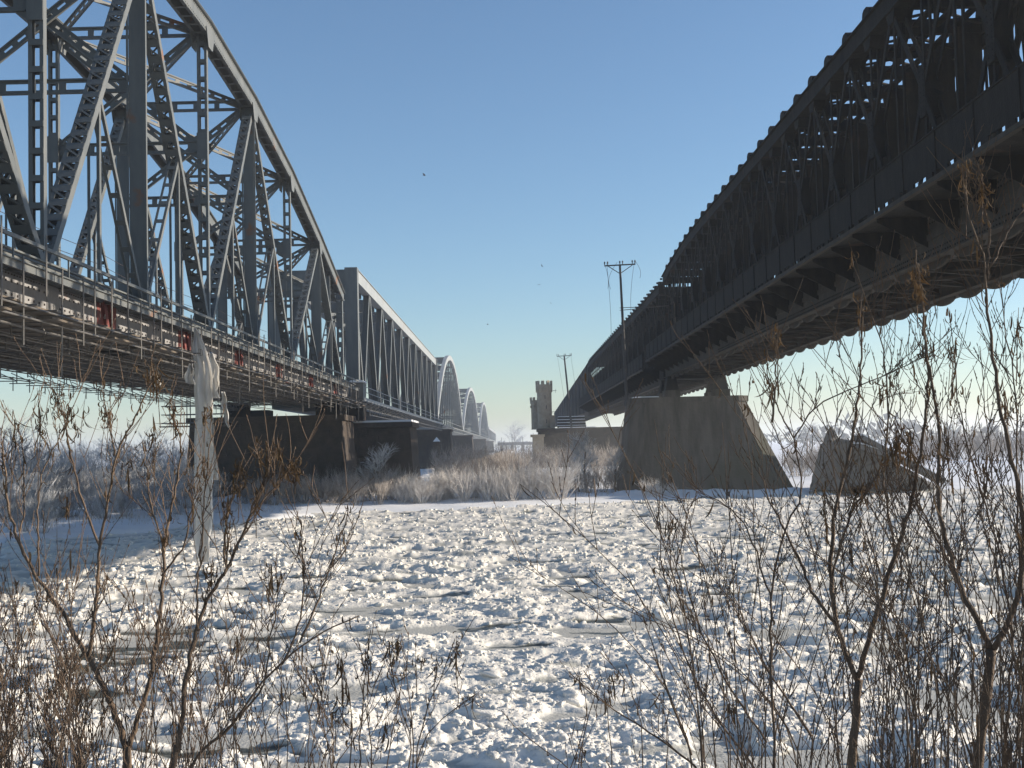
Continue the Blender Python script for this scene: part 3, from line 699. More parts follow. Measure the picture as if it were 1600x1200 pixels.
# ------------------------------------------------------------------ right bridge
XA, XB, XW, XW2 = 16.2, 21.2, 14.0, 23.4
RP = 3.2
def rivets(b, x, y0, y1, z0, z1, sx):
    y = y0
    while y < y1:
        for zz in (z0+.12, z0+.30, z1-.30, z1-.12): b.box(x-.03*(sx < 0), x+.03*(sx > 0), y-.03, y+.03, zz-.03, zz+.03)
        y += .24
def right_span(nm, label, y0, n, ztop, zdeck, detail, curve=0):
    zb0 = zdeck-1.75; zb1 = zdeck-.15; y1 = y0+n*RP
    t = thing(nm, label, 'bridge span', (18.7, (y0+y1)/2, zdeck)); zm = (ztop-.9+zb1)/2+.3
    def zt(y): return ztop-curve*np.clip((y-(y1-26))/26, 0, 1)**2
    shared = {}
    def part(name, key, fn, loc, m=M_dark):
        if key not in shared: b = MB(); fn(b); shared[key] = b.mesh(name, m)
        return put(name, shared[key], t, loc)
    for X in (XA, XB):
        near = X == XA; vw = .13 if near else .22; dw = .24 if near else .55
        for i in range(n):
            ya, yb = y0+i*RP, y0+(i+1)*RP; za, zb = zt(ya), zt(yb)
            b = MB()
            b.beam((X, ya, za-.45), (X, yb, zb-.45), .56, .8, (1,0,0)); b.beam((X, ya, za-.03), (X, yb, zb-.03), .86, .06, (1,0,0)); b.beam((X, ya, za-.88), (X, yb, zb-.88), .8, .06, (1,0,0))
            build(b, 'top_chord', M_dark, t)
            # bumps: cover plates and gussets over every panel point
            b = MB(); b.prism([(ya-.5, za), (ya+.5, za), (ya+.38, za+.36), (ya+.2, za+.46), (ya-.2, za+.46), (ya-.38, za+.36)], 'x', X-.33, X+.33)
            build(b, 'cover_plate', M_dark, t)
            b = MB(); b.prism([(ya-.55, za-.89), (ya+.55, za-.89), (ya+.3, za-1.4), (ya-.3, za-1.4)], 'x', X-.3, X+.3)
            build(b, 'node_gusset', M_dark, t)
            def vert(b):
                for sg in (-1, 1): b.box(sg*.15-.035, sg*.15+.035, -vw, vw, zb1, ztop-curve-.9)
                for k in range(14): z_ = zb1+.4+k*.7; b.box(-.115, .115, -.03, .03, z_, z_+.2)
            if curve and zt(ya) > ztop-curve+.3:
                b = MB()
                for sg in (-1, 1): b.box(X+sg*.15-.035, X+sg*.15+.035, ya-.09, ya+.09, zb1, za-.85)
                build(b, 'post', M_dark, t)
            else: part('post', ('v', near), vert, (X, ya, 0))
            # diamond web: out from the top at even points, in at mid height, back to the bottom
            up = i % 2 == 0
            q0 = (0, 0, (ztop-.9-min(curve, 0)) if up else zm); q1 = (0, RP, zm if up else ztop-.9)
            def dg(b, q0=q0, q1=q1):
                for sg in (-1, 1): b.beam(q0, q1, .07, dw, (1,0,0), ow=sg*.22)
            if curve and (ya > y1-26):
                b = MB()
                for sg in (-1, 1): b.beam((X, ya, za-.9 if up else zm), (X, yb, zm if up else zb-.9), .07, dw, (1,0,0), ow=sg*.22)
                build(b, 'diagonal', M_dark, t)
            else: part('diagonal', ('d', up, near), dg, (X, ya, 0))
            q2 = (0, 0, zb1 if up else zm); q3 = (0, RP, zm if up else zb1)
            def dg2(b, q2=q2, q3=q3):
                for sg in (-1, 1): b.beam(q2, q3, .08, dw+.04, (1,0,0), ow=sg*.24)
            part('diagonal', ('e', up, near), dg2, (X, ya, 0))
            if not up:
                def gus(b):
                    b.prism([(-.30, zm-1.0), (.30, zm-1.0), (.36, zm), (.30, zm+1.0), (-.30, zm+1.0), (-.36, zm)], 'x', -.29, .29)
                    for sg in (-1, 1):
                        for k in range(9): b.box(sg*.29-.02, sg*.29+.02, -.2, -.12, zm-.85+k*.2, zm-.79+k*.2); b.box(sg*.29-.02, sg*.29+.02, .12, .2, zm-.85+k*.2, zm-.79+k*.2)
                part('mid_gusset', 'g', gus, (X, ya, 0))
        b = MB(); b.box(X-.30, X+.30, y0, y1, zb0, zb1); b.box(X-.48, X+.48, y0, y1, zb0-.05, zb0); b.box(X-.48, X+.48, y0, y1, zb1, zb1+.05); b.box(X-.36, X+.36, y0, y1, (zb0+zb1)/2-.12, (zb0+zb1)/2+.12)
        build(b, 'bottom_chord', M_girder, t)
        if near and detail:
            b = MB(); rivets(b, X-.30, y0, min(y1, 90), zb0, zb1, -1); build(b, 'rivets', M_dark, t, kind='stuff')
    for i in range(n+1):
        y = y0+i*RP; z = zt(y)
        def xb(b):
            b.box(XA+.3, XB-.3, -.06, .06, -2.1, -.15)
            for k in range(5): b.box(XA+.5+k*.85, XA+.62+k*.85, -.7, .7, -.5, -.42)
        def xb_gap(b):
            b.box(XA+.3, XB-.3, -.08, .08, -.75, -.1)
            hh = ztop-zdeck; b.prism([(XB-.3, -hh+.9), (XB-.42, -hh+.9), (XB-.5, -hh+4.4), (XB-1.35, -hh+5.8), (XB-1.45, -1.6), (XB-1.6, -.56), (XB-.3, -.56)], 'y', -.05, .05)
            b.prism([(XA+.3, -2.4), (XA+.45, -1.8), (XA+.7, -.56), (XA+.3, -.56)], 'y', -.05, .05)
        part('top_cross_beam', 'xb', xb_gap, (0, y, z))
        def lat(b):
            for xa, xc, dz in ((XA+.3, XB-.3, 0), (XB-.3, XA+.3, .1)): b.beam((xa, 0, dz), (xc, RP, dz), .08, .16, (0,0,1))
            b.box(XA+.3, XB-.3, .1, 1.05, -.1, -.02)
            for xx in (17.1, 18.0, 18.9, 19.8): b.box(xx-.15, xx+.15, 1.06, RP+.09, -.12, 0)
        if i < n: part('top_lattice', 'lat', lat, (0, y, z-.35))
        def cb(b):
            b.prism([(XA+.3, zb0+.25), (XA+1.0, zb0+.5), (XB-1.0, zb0+.5), (XB-.3, zb0+.25), (XB-.3, zb1-.05), (XA+.3, zb1-.05)], 'y', -.07, .07); b.box(XA+.3, XB-.3, -.2, .2, zb0+.46, zb0+.5)
        part('cross_beam', 'cb', cb, (0, y, 0), M_girder)
        def sc_(b):
            pts = [(RP*.42*math.cos(math.pi*k/8), zb0-.02-.34*math.sin(math.pi*k/8)) for k in range(9)]
            b.prism([(p[0], p[1]) for p in pts], 'x', -.06, .06)
        part('bottom_gusset', 'sc', sc_, (XA, y, 0), M_girder); part('bottom_gusset', 'sc', sc_, (XB, y, 0), M_girder)
        def br(b): b.prism([(XA-.3, zdeck-.14), (XW, zdeck-.14), (XW, zdeck-.30), (XA-.3, zdeck-1.3)], 'y', -.03, .03)
        def br2(b): b.prism([(XB+.3, zdeck-1.3), (XW2, zdeck-.30), (XW2, zdeck-.14), (XB+.3, zdeck-.14)], 'y', -.03, .03)
        part('bracket', 'br', br, (0, y, 0)); part('bracket', 'br2', br2, (0, y, 0))
        if i < n:
            def bracing(b):
                b.beam((XA+.3, .2, zb0+.15), (XB-.3, RP-.2, zb0+.15), .12, .14, (0,0,1)); b.beam((XB-.3, .2, zb0+.3), (XA+.3, RP-.2, zb0+.3), .12, .14, (0,0,1))
            part('bottom_brace', 'bb', bracing, (0, y, 0), M_girder)
            def pan(b): b.box(XW-.02, XW+.02, .02, RP-.02, zdeck+.22, zdeck+1.5); b.box(XW-.06, XW+.06, .02, RP-.02, zdeck+1.5, zdeck+1.56); b.box(XW-.06, XW+.06, -.045, .045, zdeck, zdeck+1.6); b.box(XW-.03, XW+.03, .35, .95, zdeck+.06, zdeck+.22); b.box(XW-.03, XW+.03, 2.2, 2.75, zdeck+.06, zdeck+.22)
            part('parapet_panel', 'pp', pan, (0, y, 0))
            part('parapet_panel', 'pp', pan, (XW2-XW, y, 0))
            def ed(b): b.box(XW-.14, XW+.06, .015, RP-.015, zdeck-.16, zdeck+.0)
            part('deck_edge', 'ed', ed, (0, y, 0), M_girder); part('deck_edge', 'ed', ed, (XW2-XW+.08, y, 0), M_girder)
    b = MB(); b.box(XA+.31, XB-.31, y0, y1, zdeck-.14, zdeck+.02); b.box(XW+.07, XA-.5, y0, y1, zdeck-.12, zdeck-.02); b.box(XB+.5, XW2-.07, y0, y1, zdeck-.12, zdeck-.02); build(b, 'deck', M_dark, t)
    b = MB()
    for x in (17.3, 18.7, 20.1): b.box(x-.12, x+.12, y0, y1, zb1-.6, zdeck-.15)
    build(b, 'stringers', M_girder, t)
    b = MB(); b.box(XA+.5, XA+.75, y0, y1, zm-1.7, zm-1.25); b.box(XB-.75, XB-.5, y0, y1, zm-1.7, zm-1.25); build(b, 'inner_rail_beam', M_girder, t)
    return t
s1 = right_span('lattice_truss_span', 'dark rusty lattice truss span looming nearest over the river', 22.0, 31, 23.75, 13.9, True, 1.2)
s2 = right_span('lattice_truss_span', 'dark lattice truss span running back from the concrete pier to the stone tower pier', 124.5, 37, 22.0, 13.3, False)
for X in (XA, XB):
    for (ya, yb, zt_, zc) in ((118.3, 120.6, 10.7, 12.1), (123.0, 125.2, 10.6, 11.5)):
        b = MB(); b.box(X-.75, X+.75, ya, yb, 9.95, zt_); build(b, 'bearing_block', M_conc, s1)
        b = MB(); b.prism([(X-.65, zt_+.003), (X+.65, zt_+.003), (X+.4, zc), (X-.4, zc)], 'y', ya+.3, yb-.2); build(b, 'bearing', M_dark, s1)
b = MB(); b.box(XA-.5, XB+.5, 121.2, 124.4, 12.0, 13.6); build(b, 'link_deck', M_dark, s1)
# lamp brackets on the lattice trusses
for (y, t) in ((100, s1), (108, s1), (140, s2), (205, s2)):
    b = MB(); b.tube([(XW+.1, y, 13.9), (XW+.05, y, 17.2), (XW-.1, y, 17.7), (XW-.7, y-.2, 18.0)], [.05,.045,.04,.035], 6); b.box(XW-1.2, XW-.7, y-.35, y-.1, 17.92, 18.06); build(b, 'lamp', M_girder, t)
# sloping girder beyond the tower pier
s3 = thing('sloping_girder_span', 'dark plated girder sloping down behind the second utility pole', 'bridge span', (18, 300, 14))
for dx in (0, 5.2):
    b = MB(); q = []
    for sx in (-.3, .3):
        for (x_, y_, z_) in ((16.3, 244, 12.4), (14.6, 395, 11.5), (14.6, 395, 16.2), (16.3, 244, 22.2)): q.append((x_+dx+sx, y_, z_))
    b.add(q, [(3,2,1,0), (4,5,6,7)]+[(i, (i+1) % 4, 4+(i+1) % 4, 4+i) for i in range(4)]); build(b, 'plate_girder', M_dark, s3)
for k in range(12):
    y = 246+k*12; u_ = (y-244)/151; b = MB(); x_ = 16.3-1.7*u_; b.box(x_-.45, x_-.31, y-.2, y+.2, 12.4-.9*u_, 22.1-6.0*u_); build(b, 'stiffener', M_dark, s3)
b = MB(); b.box(16.9, 19.2, 246, 395, 12.6, 13.1); build(b, 'deck', M_dark, s3)

# concrete pier
cp = thing('concrete_pier', 'weathered concrete pier with sloping ends carrying the dark lattice bridge', 'bridge pier', (19, 120.5, .3))
YF, YB = 116.5, 125.5
b = MB(); zT = 9.4; zB = 0.2
def ring(z, x0, x1, y0, y1, ch): return [(x0+ch,y0,z),(x1-ch,y0,z),(x1,y0+ch,z),(x1,y1-ch,z),(x1-ch,y1,z),(x0+ch,y1,z),(x0,y1-ch,z),(x0,y0+ch,z)]
lv = [ring(zB, 10.6, 28.2, YF-.9, YB+.6, 1.5), ring(.9, 10.8, 27.6, YF-.7, YB+.5, 1.5), ring(5, 11.4, 25.5, YF-.4, YB+.3, 1.4), ring(zT, 12.0, 23.4, YF, YB, 1.2)]
v = sum(lv, []); f = [tuple(range(7, -1, -1)), tuple(range(24, 32))]+[(k*8+j, k*8+(j+1) % 8, (k+1)*8+(j+1) % 8, (k+1)*8+j) for k in range(3) for j in range(8)]
b.add(v, f); build(b, 'shaft', M_conc, cp)
b = MB(); b.add(ring(zT+.003, 11.8, 23.6, YF-.15, YB+.15, 1.2)+ring(zT+.55, 11.8, 23.6, YF-.15, YB+.15, 1.2), [tuple(range(7,-1,-1)), tuple(range(8,16))]+[(j,(j+1)%8,8+(j+1)%8,8+j) for j in range(8)]); build(b, 'coping', M_conc, cp)
b = MB(); b.box(12.2, 14.6, YF+.1, YB-.5, zT+.554, zT+.66); build(b, 'snow_patch', M_snow, cp)
b = MB(); b.box(14.0, 22.6, YF-.47, YF-.2, 4.0, 4.12); b.box(13.9, 22.7, YF-.33, YF-.1, 6.6, 6.7); build(b, 'casting_ridge', M_conc, cp)

def drift(x0, x1, y, h, dp):
    xs_ = np.linspace(x0, x1, 60); vs = np.linspace(0, 1, 8)
    def zf(X, Y): u_ = (Y-(y-dp))/dp; e_ = np.clip(np.minimum(X-x0, x1-X)/1.5, 0, 1); return ground_z(X, Y)-.04+e_*h*np.sin(u_*math.pi*.5)**2*(.35+1.1*fbm(X*.6, Y*.9, 4, 300))
    o_ = put('snow_drift', grid_mesh('snow_drift', xs_, y-dp+vs*dp, zf, M_snow)); o_['kind'] = 'structure'
drift(9.4, 29.5, 116.3, .55, 3.0); drift(28.0, 45.0, 114.6, .6, 2.6); drift(-32.5, -15.5, 115.9, .5, 2.2)

# stone tower pier with crenellated turrets
TY = 240.
tp = stone_pier(5.6, 27, TY, TY+14, 8.9, 'brown stone pier with snow edged coping beneath the tower', M_stone, True, False, .5)
b = MB(); b.box(4.2, 6.4, TY-3, TY+2, 0, 7.2); b.box(3.8, 6.6, TY-3.3, TY+2.2, 7.2, 7.7); build(b, 'buttress', M_stone2, tp)
b = MB(); b.box(9.6, 17, TY-.4, TY+.1, 8.905, 9.06); build(b, 'snow_ledge', M_snow, tp)
for k in range(4):
    b = MB(); b.box(9.3+.1*k, 15.2-.05*k, TY+1+k*.8, TY+1.75+k*.8, 9.0, 9.35+k*.62); build(b, 'stone_step', M_stone, tp)
    b = MB(); b.box(9.3+.1*k, 15.2-.05*k, TY+.98+k*.8, TY+1.77+k*.8, 9.354+k*.62, 9.49+k*.62); build(b, 'snow_ledge', M_snow, tp)
tw = thing('castle_tower', 'round crenellated stone turret lit by the sun on its side', 'tower', (6.9, TY+4, 8.9))
def lathe(prof, cx, cy, n=20):
    b = MB(); v = [(cx+r_*math.cos(2*math.pi*j/n), cy+r_*math.sin(2*math.pi*j/n), z_) for r_, z_ in prof for j in range(n)]
    k = len(prof); f = [(i*n+j, i*n+(j+1) % n, (i+1)*n+(j+1) % n, (i+1)*n+j) for i in range(k-1) for j in range(n)]+[tuple(range(n-1,-1,-1)), tuple((k-1)*n+j for j in range(n))]
    b.add(v, f); return b
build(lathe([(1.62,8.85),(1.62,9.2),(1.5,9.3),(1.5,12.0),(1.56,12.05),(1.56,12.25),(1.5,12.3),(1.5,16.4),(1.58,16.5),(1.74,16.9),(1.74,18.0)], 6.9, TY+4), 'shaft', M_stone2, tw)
def merlons(cx, cy, r_, z0, n, t, h=.75):
    for j in range(n):
        a = 2*math.pi*(j+.5)/n; b = MB(); c = np.array([cx+r_*math.cos(a), cy+r_*math.sin(a), 0]); ta = np.array([-math.sin(a), math.cos(a), 0]); w_ = math.pi*r_/n*.95
        b.beam(c-ta*w_/2*1.05+np.array([0,0,z0+h/2]), c+ta*w_/2*1.05+np.array([0,0,z0+h/2]), .3, h, (math.cos(a), math.sin(a), 0)); build(b, 'merlon', M_stone2, t)
        b = MB(); c2 = c*1.0; b.beam(c2-ta*.12+np.array([0,0,z0-1.35]), c2+ta*.12+np.array([0,0,z0-1.35]), .26, .5, (math.cos(a), math.sin(a), 0)); build(b, 'corbel', M_stone2, t)
merlons(6.9, TY+4, 1.6, 18.0, 9, tw)
for zz, a in ((10.0, -1.35), (12.9, -1.35), (15.0, -1.5)):
    b = MB(); c = (6.9+1.5*math.cos(a), TY+4+1.5*math.sin(a)); b.box(c[0]-.07, c[0]+.07, c[1]-.03, c[1]+.3, zz, zz+.8); build(b, 'slit_window', M_bolt, tw)
tw2 = thing('castle_tower', 'slimmer stone turret close behind the sunlit round turret', 'tower', (5.2, TY+9, 8.9))
build(lathe([(1.15,8.85),(1.1,9.2),(1.1,14.0),(1.3,14.4),(1.3,15.0)], 5.3, TY+9, 16), 'shaft', M_stone2, tw2); merlons(5.3, TY+9, 1.2, 15.0, 8, tw2, .6)
b = MB(); b.box(7.6, 8.9, TY+2.9, TY+5, 8.9, 11.4); b.box(7.5, 9.0, TY+2.8, TY+5.1, 11.4, 11.6); build(b, 'side_wall', M_stone2, tw)
# thin aerials on the tower
b = MB()
for (z_, d_) in ((16.6, 2.5), (12.3, 2.8)): b.tube([(6.9+1.3, TY+3.2, z_), (6.9+d_, TY+2.8, z_+.1)], .04, 4); b.tube([(6.9+d_-.2, TY+2.8, z_-.4), (6.9+d_-.2, TY+2.8, z_+.4)], .03, 4)
build(b, 'aerial', M_pole, tw)

# ruined concrete block
rb = thing('concrete_ruin', 'broken grey concrete block with a sharp peak and snowy slope beside the river', 'ruin', (34, 118, .3))
pts = [at_y(px, py, 114.) for px, py in ((1268,765),(1274,735),(1283,702),(1299,666),(1304,678),(1310,684),(1326,690),(1345,699),(1375,706),(1400,722),(1432,742),(1462,765))]
q = []; m_ = len(pts); b = MB()
for p in pts: q.append((p[0], 114+random.uniform(-.15,.15), p[2]))
for p in pts: q.append((p[0]+.6+random.uniform(-.2,.2), 116.5, max(.2, p[2]*.96)))
for p in pts: q.append((p[0]*1.05+1.0, 121, max(.2, .3+(p[2]-.3)*.62)))
b.add(q, [tuple(range(m_-1,-1,-1)), tuple(range(2*m_, 3*m_))]+[(r_*m_+i, r_*m_+(i+1) % m_, (r_+1)*m_+(i+1) % m_, (r_+1)*m_+i) for r_ in range(2) for i in range(m_)]); blk = build(b, 'broken_block', M_conc2, rb)
import bmesh
bm = bmesh.new(); bm.from_mesh(blk.data); bmesh.ops.triangulate(bm, faces=bm.faces[:]); bmesh.ops.subdivide_edges(bm, edges=bm.edges[:], cuts=5, use_grid_fill=True)
bm.normal_update(); vv = np.array([tuple(v_.co) for v_ in bm.verts]); dn = (fbm(vv[:,0]*.9+vv[:,1]*.5, vv[:,2]*1.1+vv[:,1]*.4, 4, 400)-.5)*.7+(fbm(vv[:,0]*3, vv[:,2]*3+vv[:,1], 3, 410)-.5)*.25
for v_, d_ in zip(bm.verts, dn): v_.co += v_.normal*float(d_)
bm.to_mesh(blk.data); bm.free()
for k in range(14):
    p = at_y(random.uniform(1262, 1475), 762, random.uniform(111.5, 114)); z_ = float(ground_z(np.array([p[0]]), np.array([p[1]]))[0]); r_ = random.uniform(.15,.45)
    b = MB(); b.beam((p[0]-r_, p[1], z_+.05), (p[0]+r_, p[1]+random.uniform(-.2,.2), z_+random.uniform(.1,.35)), r_*1.1, r_*.8, (0,1,0)); build(b, 'rubble_lump', M_conc2, rb)
for (a_, c_, d_) in (((1335,697),(1378,697),8), ((1340,684),(1362,690),5)):
    p0 = at_y(*a_, 113.2); p1 = at_y(*c_, 113.2); b = MB(); b.beam(p0, p1+np.array([2.2,0,-1.6]), 3.5, .45, (0,1,0)); build(b, 'fallen_slab', M_conc2, rb); b = MB(); b.beam(p0+np.array([.1,0,.29]), p1+np.array([2.1,0,-1.31]), 3.2, .12, (0,1,0)); build(b, 'snow_cover', M_snow, rb)
p0 = at_y(1405,716,113.4); p1 = at_y(1470,752,113.4); b = MB(); b.beam(p0, p1, 2.5, .4, (0,1,0)); build(b, 'fallen_slab', M_conc2, rb); b = MB(); b.beam(p0+np.array([0,0,.27]), p1+np.array([0,0,.27]), 2.3, .12, (0,1,0)); build(b, 'snow_cover', M_snow, rb)

# ------------------------------------------------------------------ utility poles
def pole(px, py_top, py_base, pxb, y, arm, label):
    p1 = at_y(px, py_top, y); p0 = at_y(pxb, py_base, y); t = thing('utility_pole', label, 'utility pole', tuple(p0)); s_ = y/119.
    b = MB(); b.tube([p0, (p0+p1)/2, p1], [.17*s_**.5, .14*s_**.5, .11*s_**.5], 8); build(b, 'post', M_pole, t)
    a0 = p1+np.array([-arm/2, 0, -.12]); a1 = p1+np.array([arm/2, 0, -.02]); b = MB(); b.beam(a0, a1, .12, .12, (0,1,0)); build(b, 'crossarm', M_pole, t)
    for sg in (-1, 1): b = MB(); b.beam(p1+np.array([sg*arm*.40, .08, -.1]), p1+np.array([0, .08, -arm*.30]), .07, .07, (0,1,0)); build(b, 'brace', M_pole, t)
    for k in (-.49, -.39, 0.0, .09, .40, .49):
        c = a0+(a1-a0)*(k+.5); b = MB(); b.tube([c+np.array([0,0,.06]), c+np.array([0,0,.2]), c+np.array([0,0,.3]), c+np.array([0,0,.42])], [.035,.05,.08,.05], 6); build(b, 'insulator', M_pole, t)
    return t, p1, a0, a1
t, p1, a0, a1 = pole(968.5, 413, 640, 980, 117.2, 3.1, 'tall dark timber power pole standing at the concrete pier')
for k, (f_, ln, sw) in enumerate(((.0, 2.6, .35), (.08, 8.5, .25), (.42, 2.7, -.9), (.97, 6.5, -.5), (1., 1.7, .5))):
    c = a0+(a1-a0)*f_+np.array([0,0,.3]); b = MB(); b.tube([c+np.array([sw*math.sin(s_*2.2), 0, -ln*s_]) for s_ in np.linspace(0, 1, 9)], .016, 4); build(b, 'loose_wire', M_pole, t)
m1 = at_y(973, 481, 117.2)
for dz in (0, -.25): b = MB(); b.beam(m1+np.array([-.3,0,dz]), np.array([XA-.2, 117.6, m1[2]+.15]), .06, .06, (0,1,0)); build(b, 'stay', M_pole, t)
t, p1, a0, a1 = pole(881.5, 555.5, 668, 893, 238., 3.0, 'smaller far power pole standing by the stone tower')
for f_, ln, sw in ((.05, 9, 1.2), (.95, 7, .8)):
    c = a0+(a1-a0)*f_; b = MB(); b.tube([c+np.array([sw*s_, 0, -ln*s_]) for s_ in np.linspace(0, 1, 6)], .02, 4); build(b, 'loose_wire', M_pole, t)

# ------------------------------------------------------------------ plastic sheets
def sheet(name, label, rows, y, cat='plastic sheet', ph=0.):
    """rows: (px left, px right, py); hangs with folds."""
    co = []; nu = 15; rr = []
    for i in range(len(rows)-1):
        for s_ in np.linspace(0, 1, 7, endpoint=False): rr.append(np.array(rows[i])*(1-s_)+np.array(rows[i+1])*s_)
    rr.append(np.array(rows[-1], float))
    for k, (l, r_, py) in enumerate(rr):
        a_ = at_y(l, py, y); c_ = at_y(r_, py, y)
        for u_ in np.linspace(0, 1, nu):
            p = a_*(1-u_)+c_*u_; w_ = np.linalg.norm(c_-a_)
            p[1] += .16*min(1, w_)*math.sin(u_*15+ph+k*.09)+.07*math.sin(u_*31+k*.23+ph)+.05*math.sin(k*.6+u_*4)+.35*math.sin(u_*math.pi)*.6
            p[0] += .03*math.sin(k*.7+ph); co.append(p)
    idx = np.arange(len(co)).reshape(-1, nu); q = np.stack([idx[:-1, :-1], idx[:-1, 1:], idx[1:, 1:], idx[1:, :-1]], -1).reshape(-1, 4)
    base = co[0].copy(); o = put(name, quad_mesh(name, np.array(co)-base, q, M_plastic), None, base)
    md = o.modifiers.new('thickness', 'SOLIDIFY'); md.thickness = .012
    return tag(o, label, cat)
big = sheet('plastic_sheet', 'long torn white plastic sheet hanging from the scaffold down to the ice', [(302,306,512),(300,322,545),(303,333,590),(304,333,650),(303,334,720),(302,333,790),(305,329,840),(309,325,878)], 56.5)
b = MB()
for (a_, c_) in (((310.5,545),(310.8,556)), ((313,546),(313.4,556)), ((316,547),(316.4,555)), ((310.5,545),(316,546.5)), ((313.2,555.5),(316.4,555))): b.beam(at_y(*a_, 56.2), at_y(*c_, 56.2), .03, .01, (0,1,0))
build(b, 'printed_mark', M_bolt, big)
sheet('plastic_sheet', 'short puffed white plastic flap at the side of the long sheet', [(326,330,550),(325,341,570),(323,344,590),(322,342,606),(329,341,622)], 56.9, ph=1.)
sheet('plastic_sheet', 'narrow white plastic strip flaring low behind the long sheet', [(322,331,596),(323,333,660),(322,336,700),(322,342,750)], 57.3, ph=2.)
sheet('plastic_sheet', 'small grey plastic rag on the scaffold clear of the long white sheet', [(235,240,572),(234,248,580),(238,250,596),(240,250,604)], 60.5, ph=3.)
sheet('plastic_sheet', 'small white corner flap bulging from the back of the long sheet', [(297,302,568),(290,303,584),(289,303,598),(301,304,600)], 56.0, ph=4.)
sheet('plastic_sheet', 'thin dangling grey rag in front of the dark stone pier', [(347,352,612),(346,354,630),(350,356,650),(356,358,668)], 63., ph=5.)

# ------------------------------------------------------------------ birds
def bird(px, py, y, span_, bank, label, yaw=0.):
    p = at_y(px, py, y); t = thing('flying_bird', label, 'bird', tuple(p)); c = p
    h = np.array([math.cos(yaw), math.sin(yaw), 0.]); s_ = np.array([-h[1], h[0], 0.])
    up = np.array([0,0,1.])
    b = MB(); L_ = span_*.42; b.tube([c-h*L_*.6, c-h*L_*.35, c, c+h*L_*.3, c+h*L_*.45, c+h*L_*.56], [L_*.05, L_*.1, L_*.17, L_*.13, L_*.10, L_*.02], 8); build(b, 'body', M_bird, t, True)
    for sg in (-1, 1):
        lift = math.sin(bank) if sg > 0 else math.sin(-bank*.5)+.35
        d = s_*sg*math.cos(bank)+up*lift; r_ = c; w0 = L_*.3; b = MB()
        q = [r_+h*w0, r_-h*w0, r_+d*span_*.25-h*w0*1.0, r_+d*span_*.5-h*w0*1.4, r_+d*span_*.48-h*w0*.6, r_+d*span_*.25+h*w0*1.1]
        q2 = [a_+up*.02 for a_ in q]; b.add(q+q2, [(5,4,3,2,1,0), (6,7,8,9,10,11)]+[(i, (i+1) % 6, 6+(i+1) % 6, 6+i) for i in range(6)]); build(b, 'wing', M_bird, t)
    b = MB(); b.prism([(0,0)]*0 or [(c[0]-.06*span_, c[1]-.0), (c[0]+.06*span_, c[1]), (c[0], c[1]+.1*span_)], 'z', c[2]-.01, c[2]+.01); build(b, 'tail', M_bird, t)
bird(663, 274, 110, .62, .9, 'largest dark bird flying high near the bowstring truss', .4)
bird(847, 416, 150, .55, 1.1, 'small bird soaring level with the tall power pole crossarm', 2.2)
bird(842, 445, 150, .5, .3, 'small bird gliding just below another over the river gap', 1.2)
bird(861, 474, 170, .45, .7, 'tiny bird nearest to the tall power pole', .9)
bird(762, 507, 190, .62, .15, 'tiny pale bird low above the level topped truss span', .1)

# ------------------------------------------------------------------ far bank vegetation
def grow(b, p, d, L_, r_, depth, spread, n_seg=3, sides=3, kids=(3, 5), up=.15, R_=random):
    pts = [p]; dd = d/np.linalg.norm(d)
    for k in range(n_seg):
        dd = dd+np.array([R_.gauss(0,.11), R_.gauss(0,.11), R_.gauss(0,.06)+up*.3]); dd /= np.linalg.norm(dd); pts.append(pts[-1]+dd*L_/n_seg)
    b.tube(pts, np.linspace(r_, r_*.45, n_seg+1), sides, False)
    if depth:
        for _ in range(R_.randint(*kids)):
            t_ = R_.uniform(.25, 1); q_ = t_*n_seg; i = min(n_seg-1, int(q_)); pp = pts[i]+(pts[i+1]-pts[i])*(q_-i)
            nd = dd+np.array([R_.gauss(0,spread), R_.gauss(0,spread), R_.gauss(.1,spread*.6)]); grow(b, pp, nd, L_*R_.uniform(.4,.65), r_*.6, depth-1, spread, n_seg, sides, kids, up, R_)
def bush_mesh(seed, m, stems=30, h=1.0, spread=.6, r_=.0085, kids=(4, 6), depth=2):
    R_ = random.Random(seed); b = MB()
    for k in range(stems):
        a = R_.random()*6.28; q_ = R_.random()**.5; d = np.array([math.cos(a)*q_*.8, math.sin(a)*q_*.8, 1.0])
        grow(b, np.array([math.cos(a)*.16*q_, math.sin(a)*.16*q_, -.03]), d, h*R_.uniform(.5,.85), r_, depth, spread*.6, 3, 3, kids, R_=R_)
    return b.mesh('shrub', m)
B_fr = [bush_mesh(s, M_frost) for s in range(4)]; B_br = [bush_mesh(20+s, M_frost2, 26) for s in range(3)]
M_rime = mat('rimed_twigs', (.20,.20,.205), .9, (.66,.67,.69), 6.0)
B_gr = [bush_mesh(40+s, M_rime, 28) for s in range(3)]
def tree_mesh(seed, m, h=1.0):
    R_ = random.Random(seed); tr = MB(); cr = MB(); pts = [np.array([0,0,-.02])]
    for k in range(5): pts.append(pts[-1]+np.array([R_.gauss(0,.012), R_.gauss(0,.012), .13]))
    tr.tube(pts, np.linspace(.022, .009, 6), 6)
    for k in range(30):
        i = R_.randint(2, 5); a = R_.random()*6.28; d = np.array([math.cos(a), math.sin(a), R_.uniform(.5,1.5)])
        grow(cr, pts[i], d, R_.uniform(.2,.36), .0055, 2, .5, 3, 3, (4, 6), R_=R_)
    return tr.mesh('trunk', M_bark), cr.mesh('crown', m)
T_m = [tree_mesh(s, M_rime) for s in range(3)]
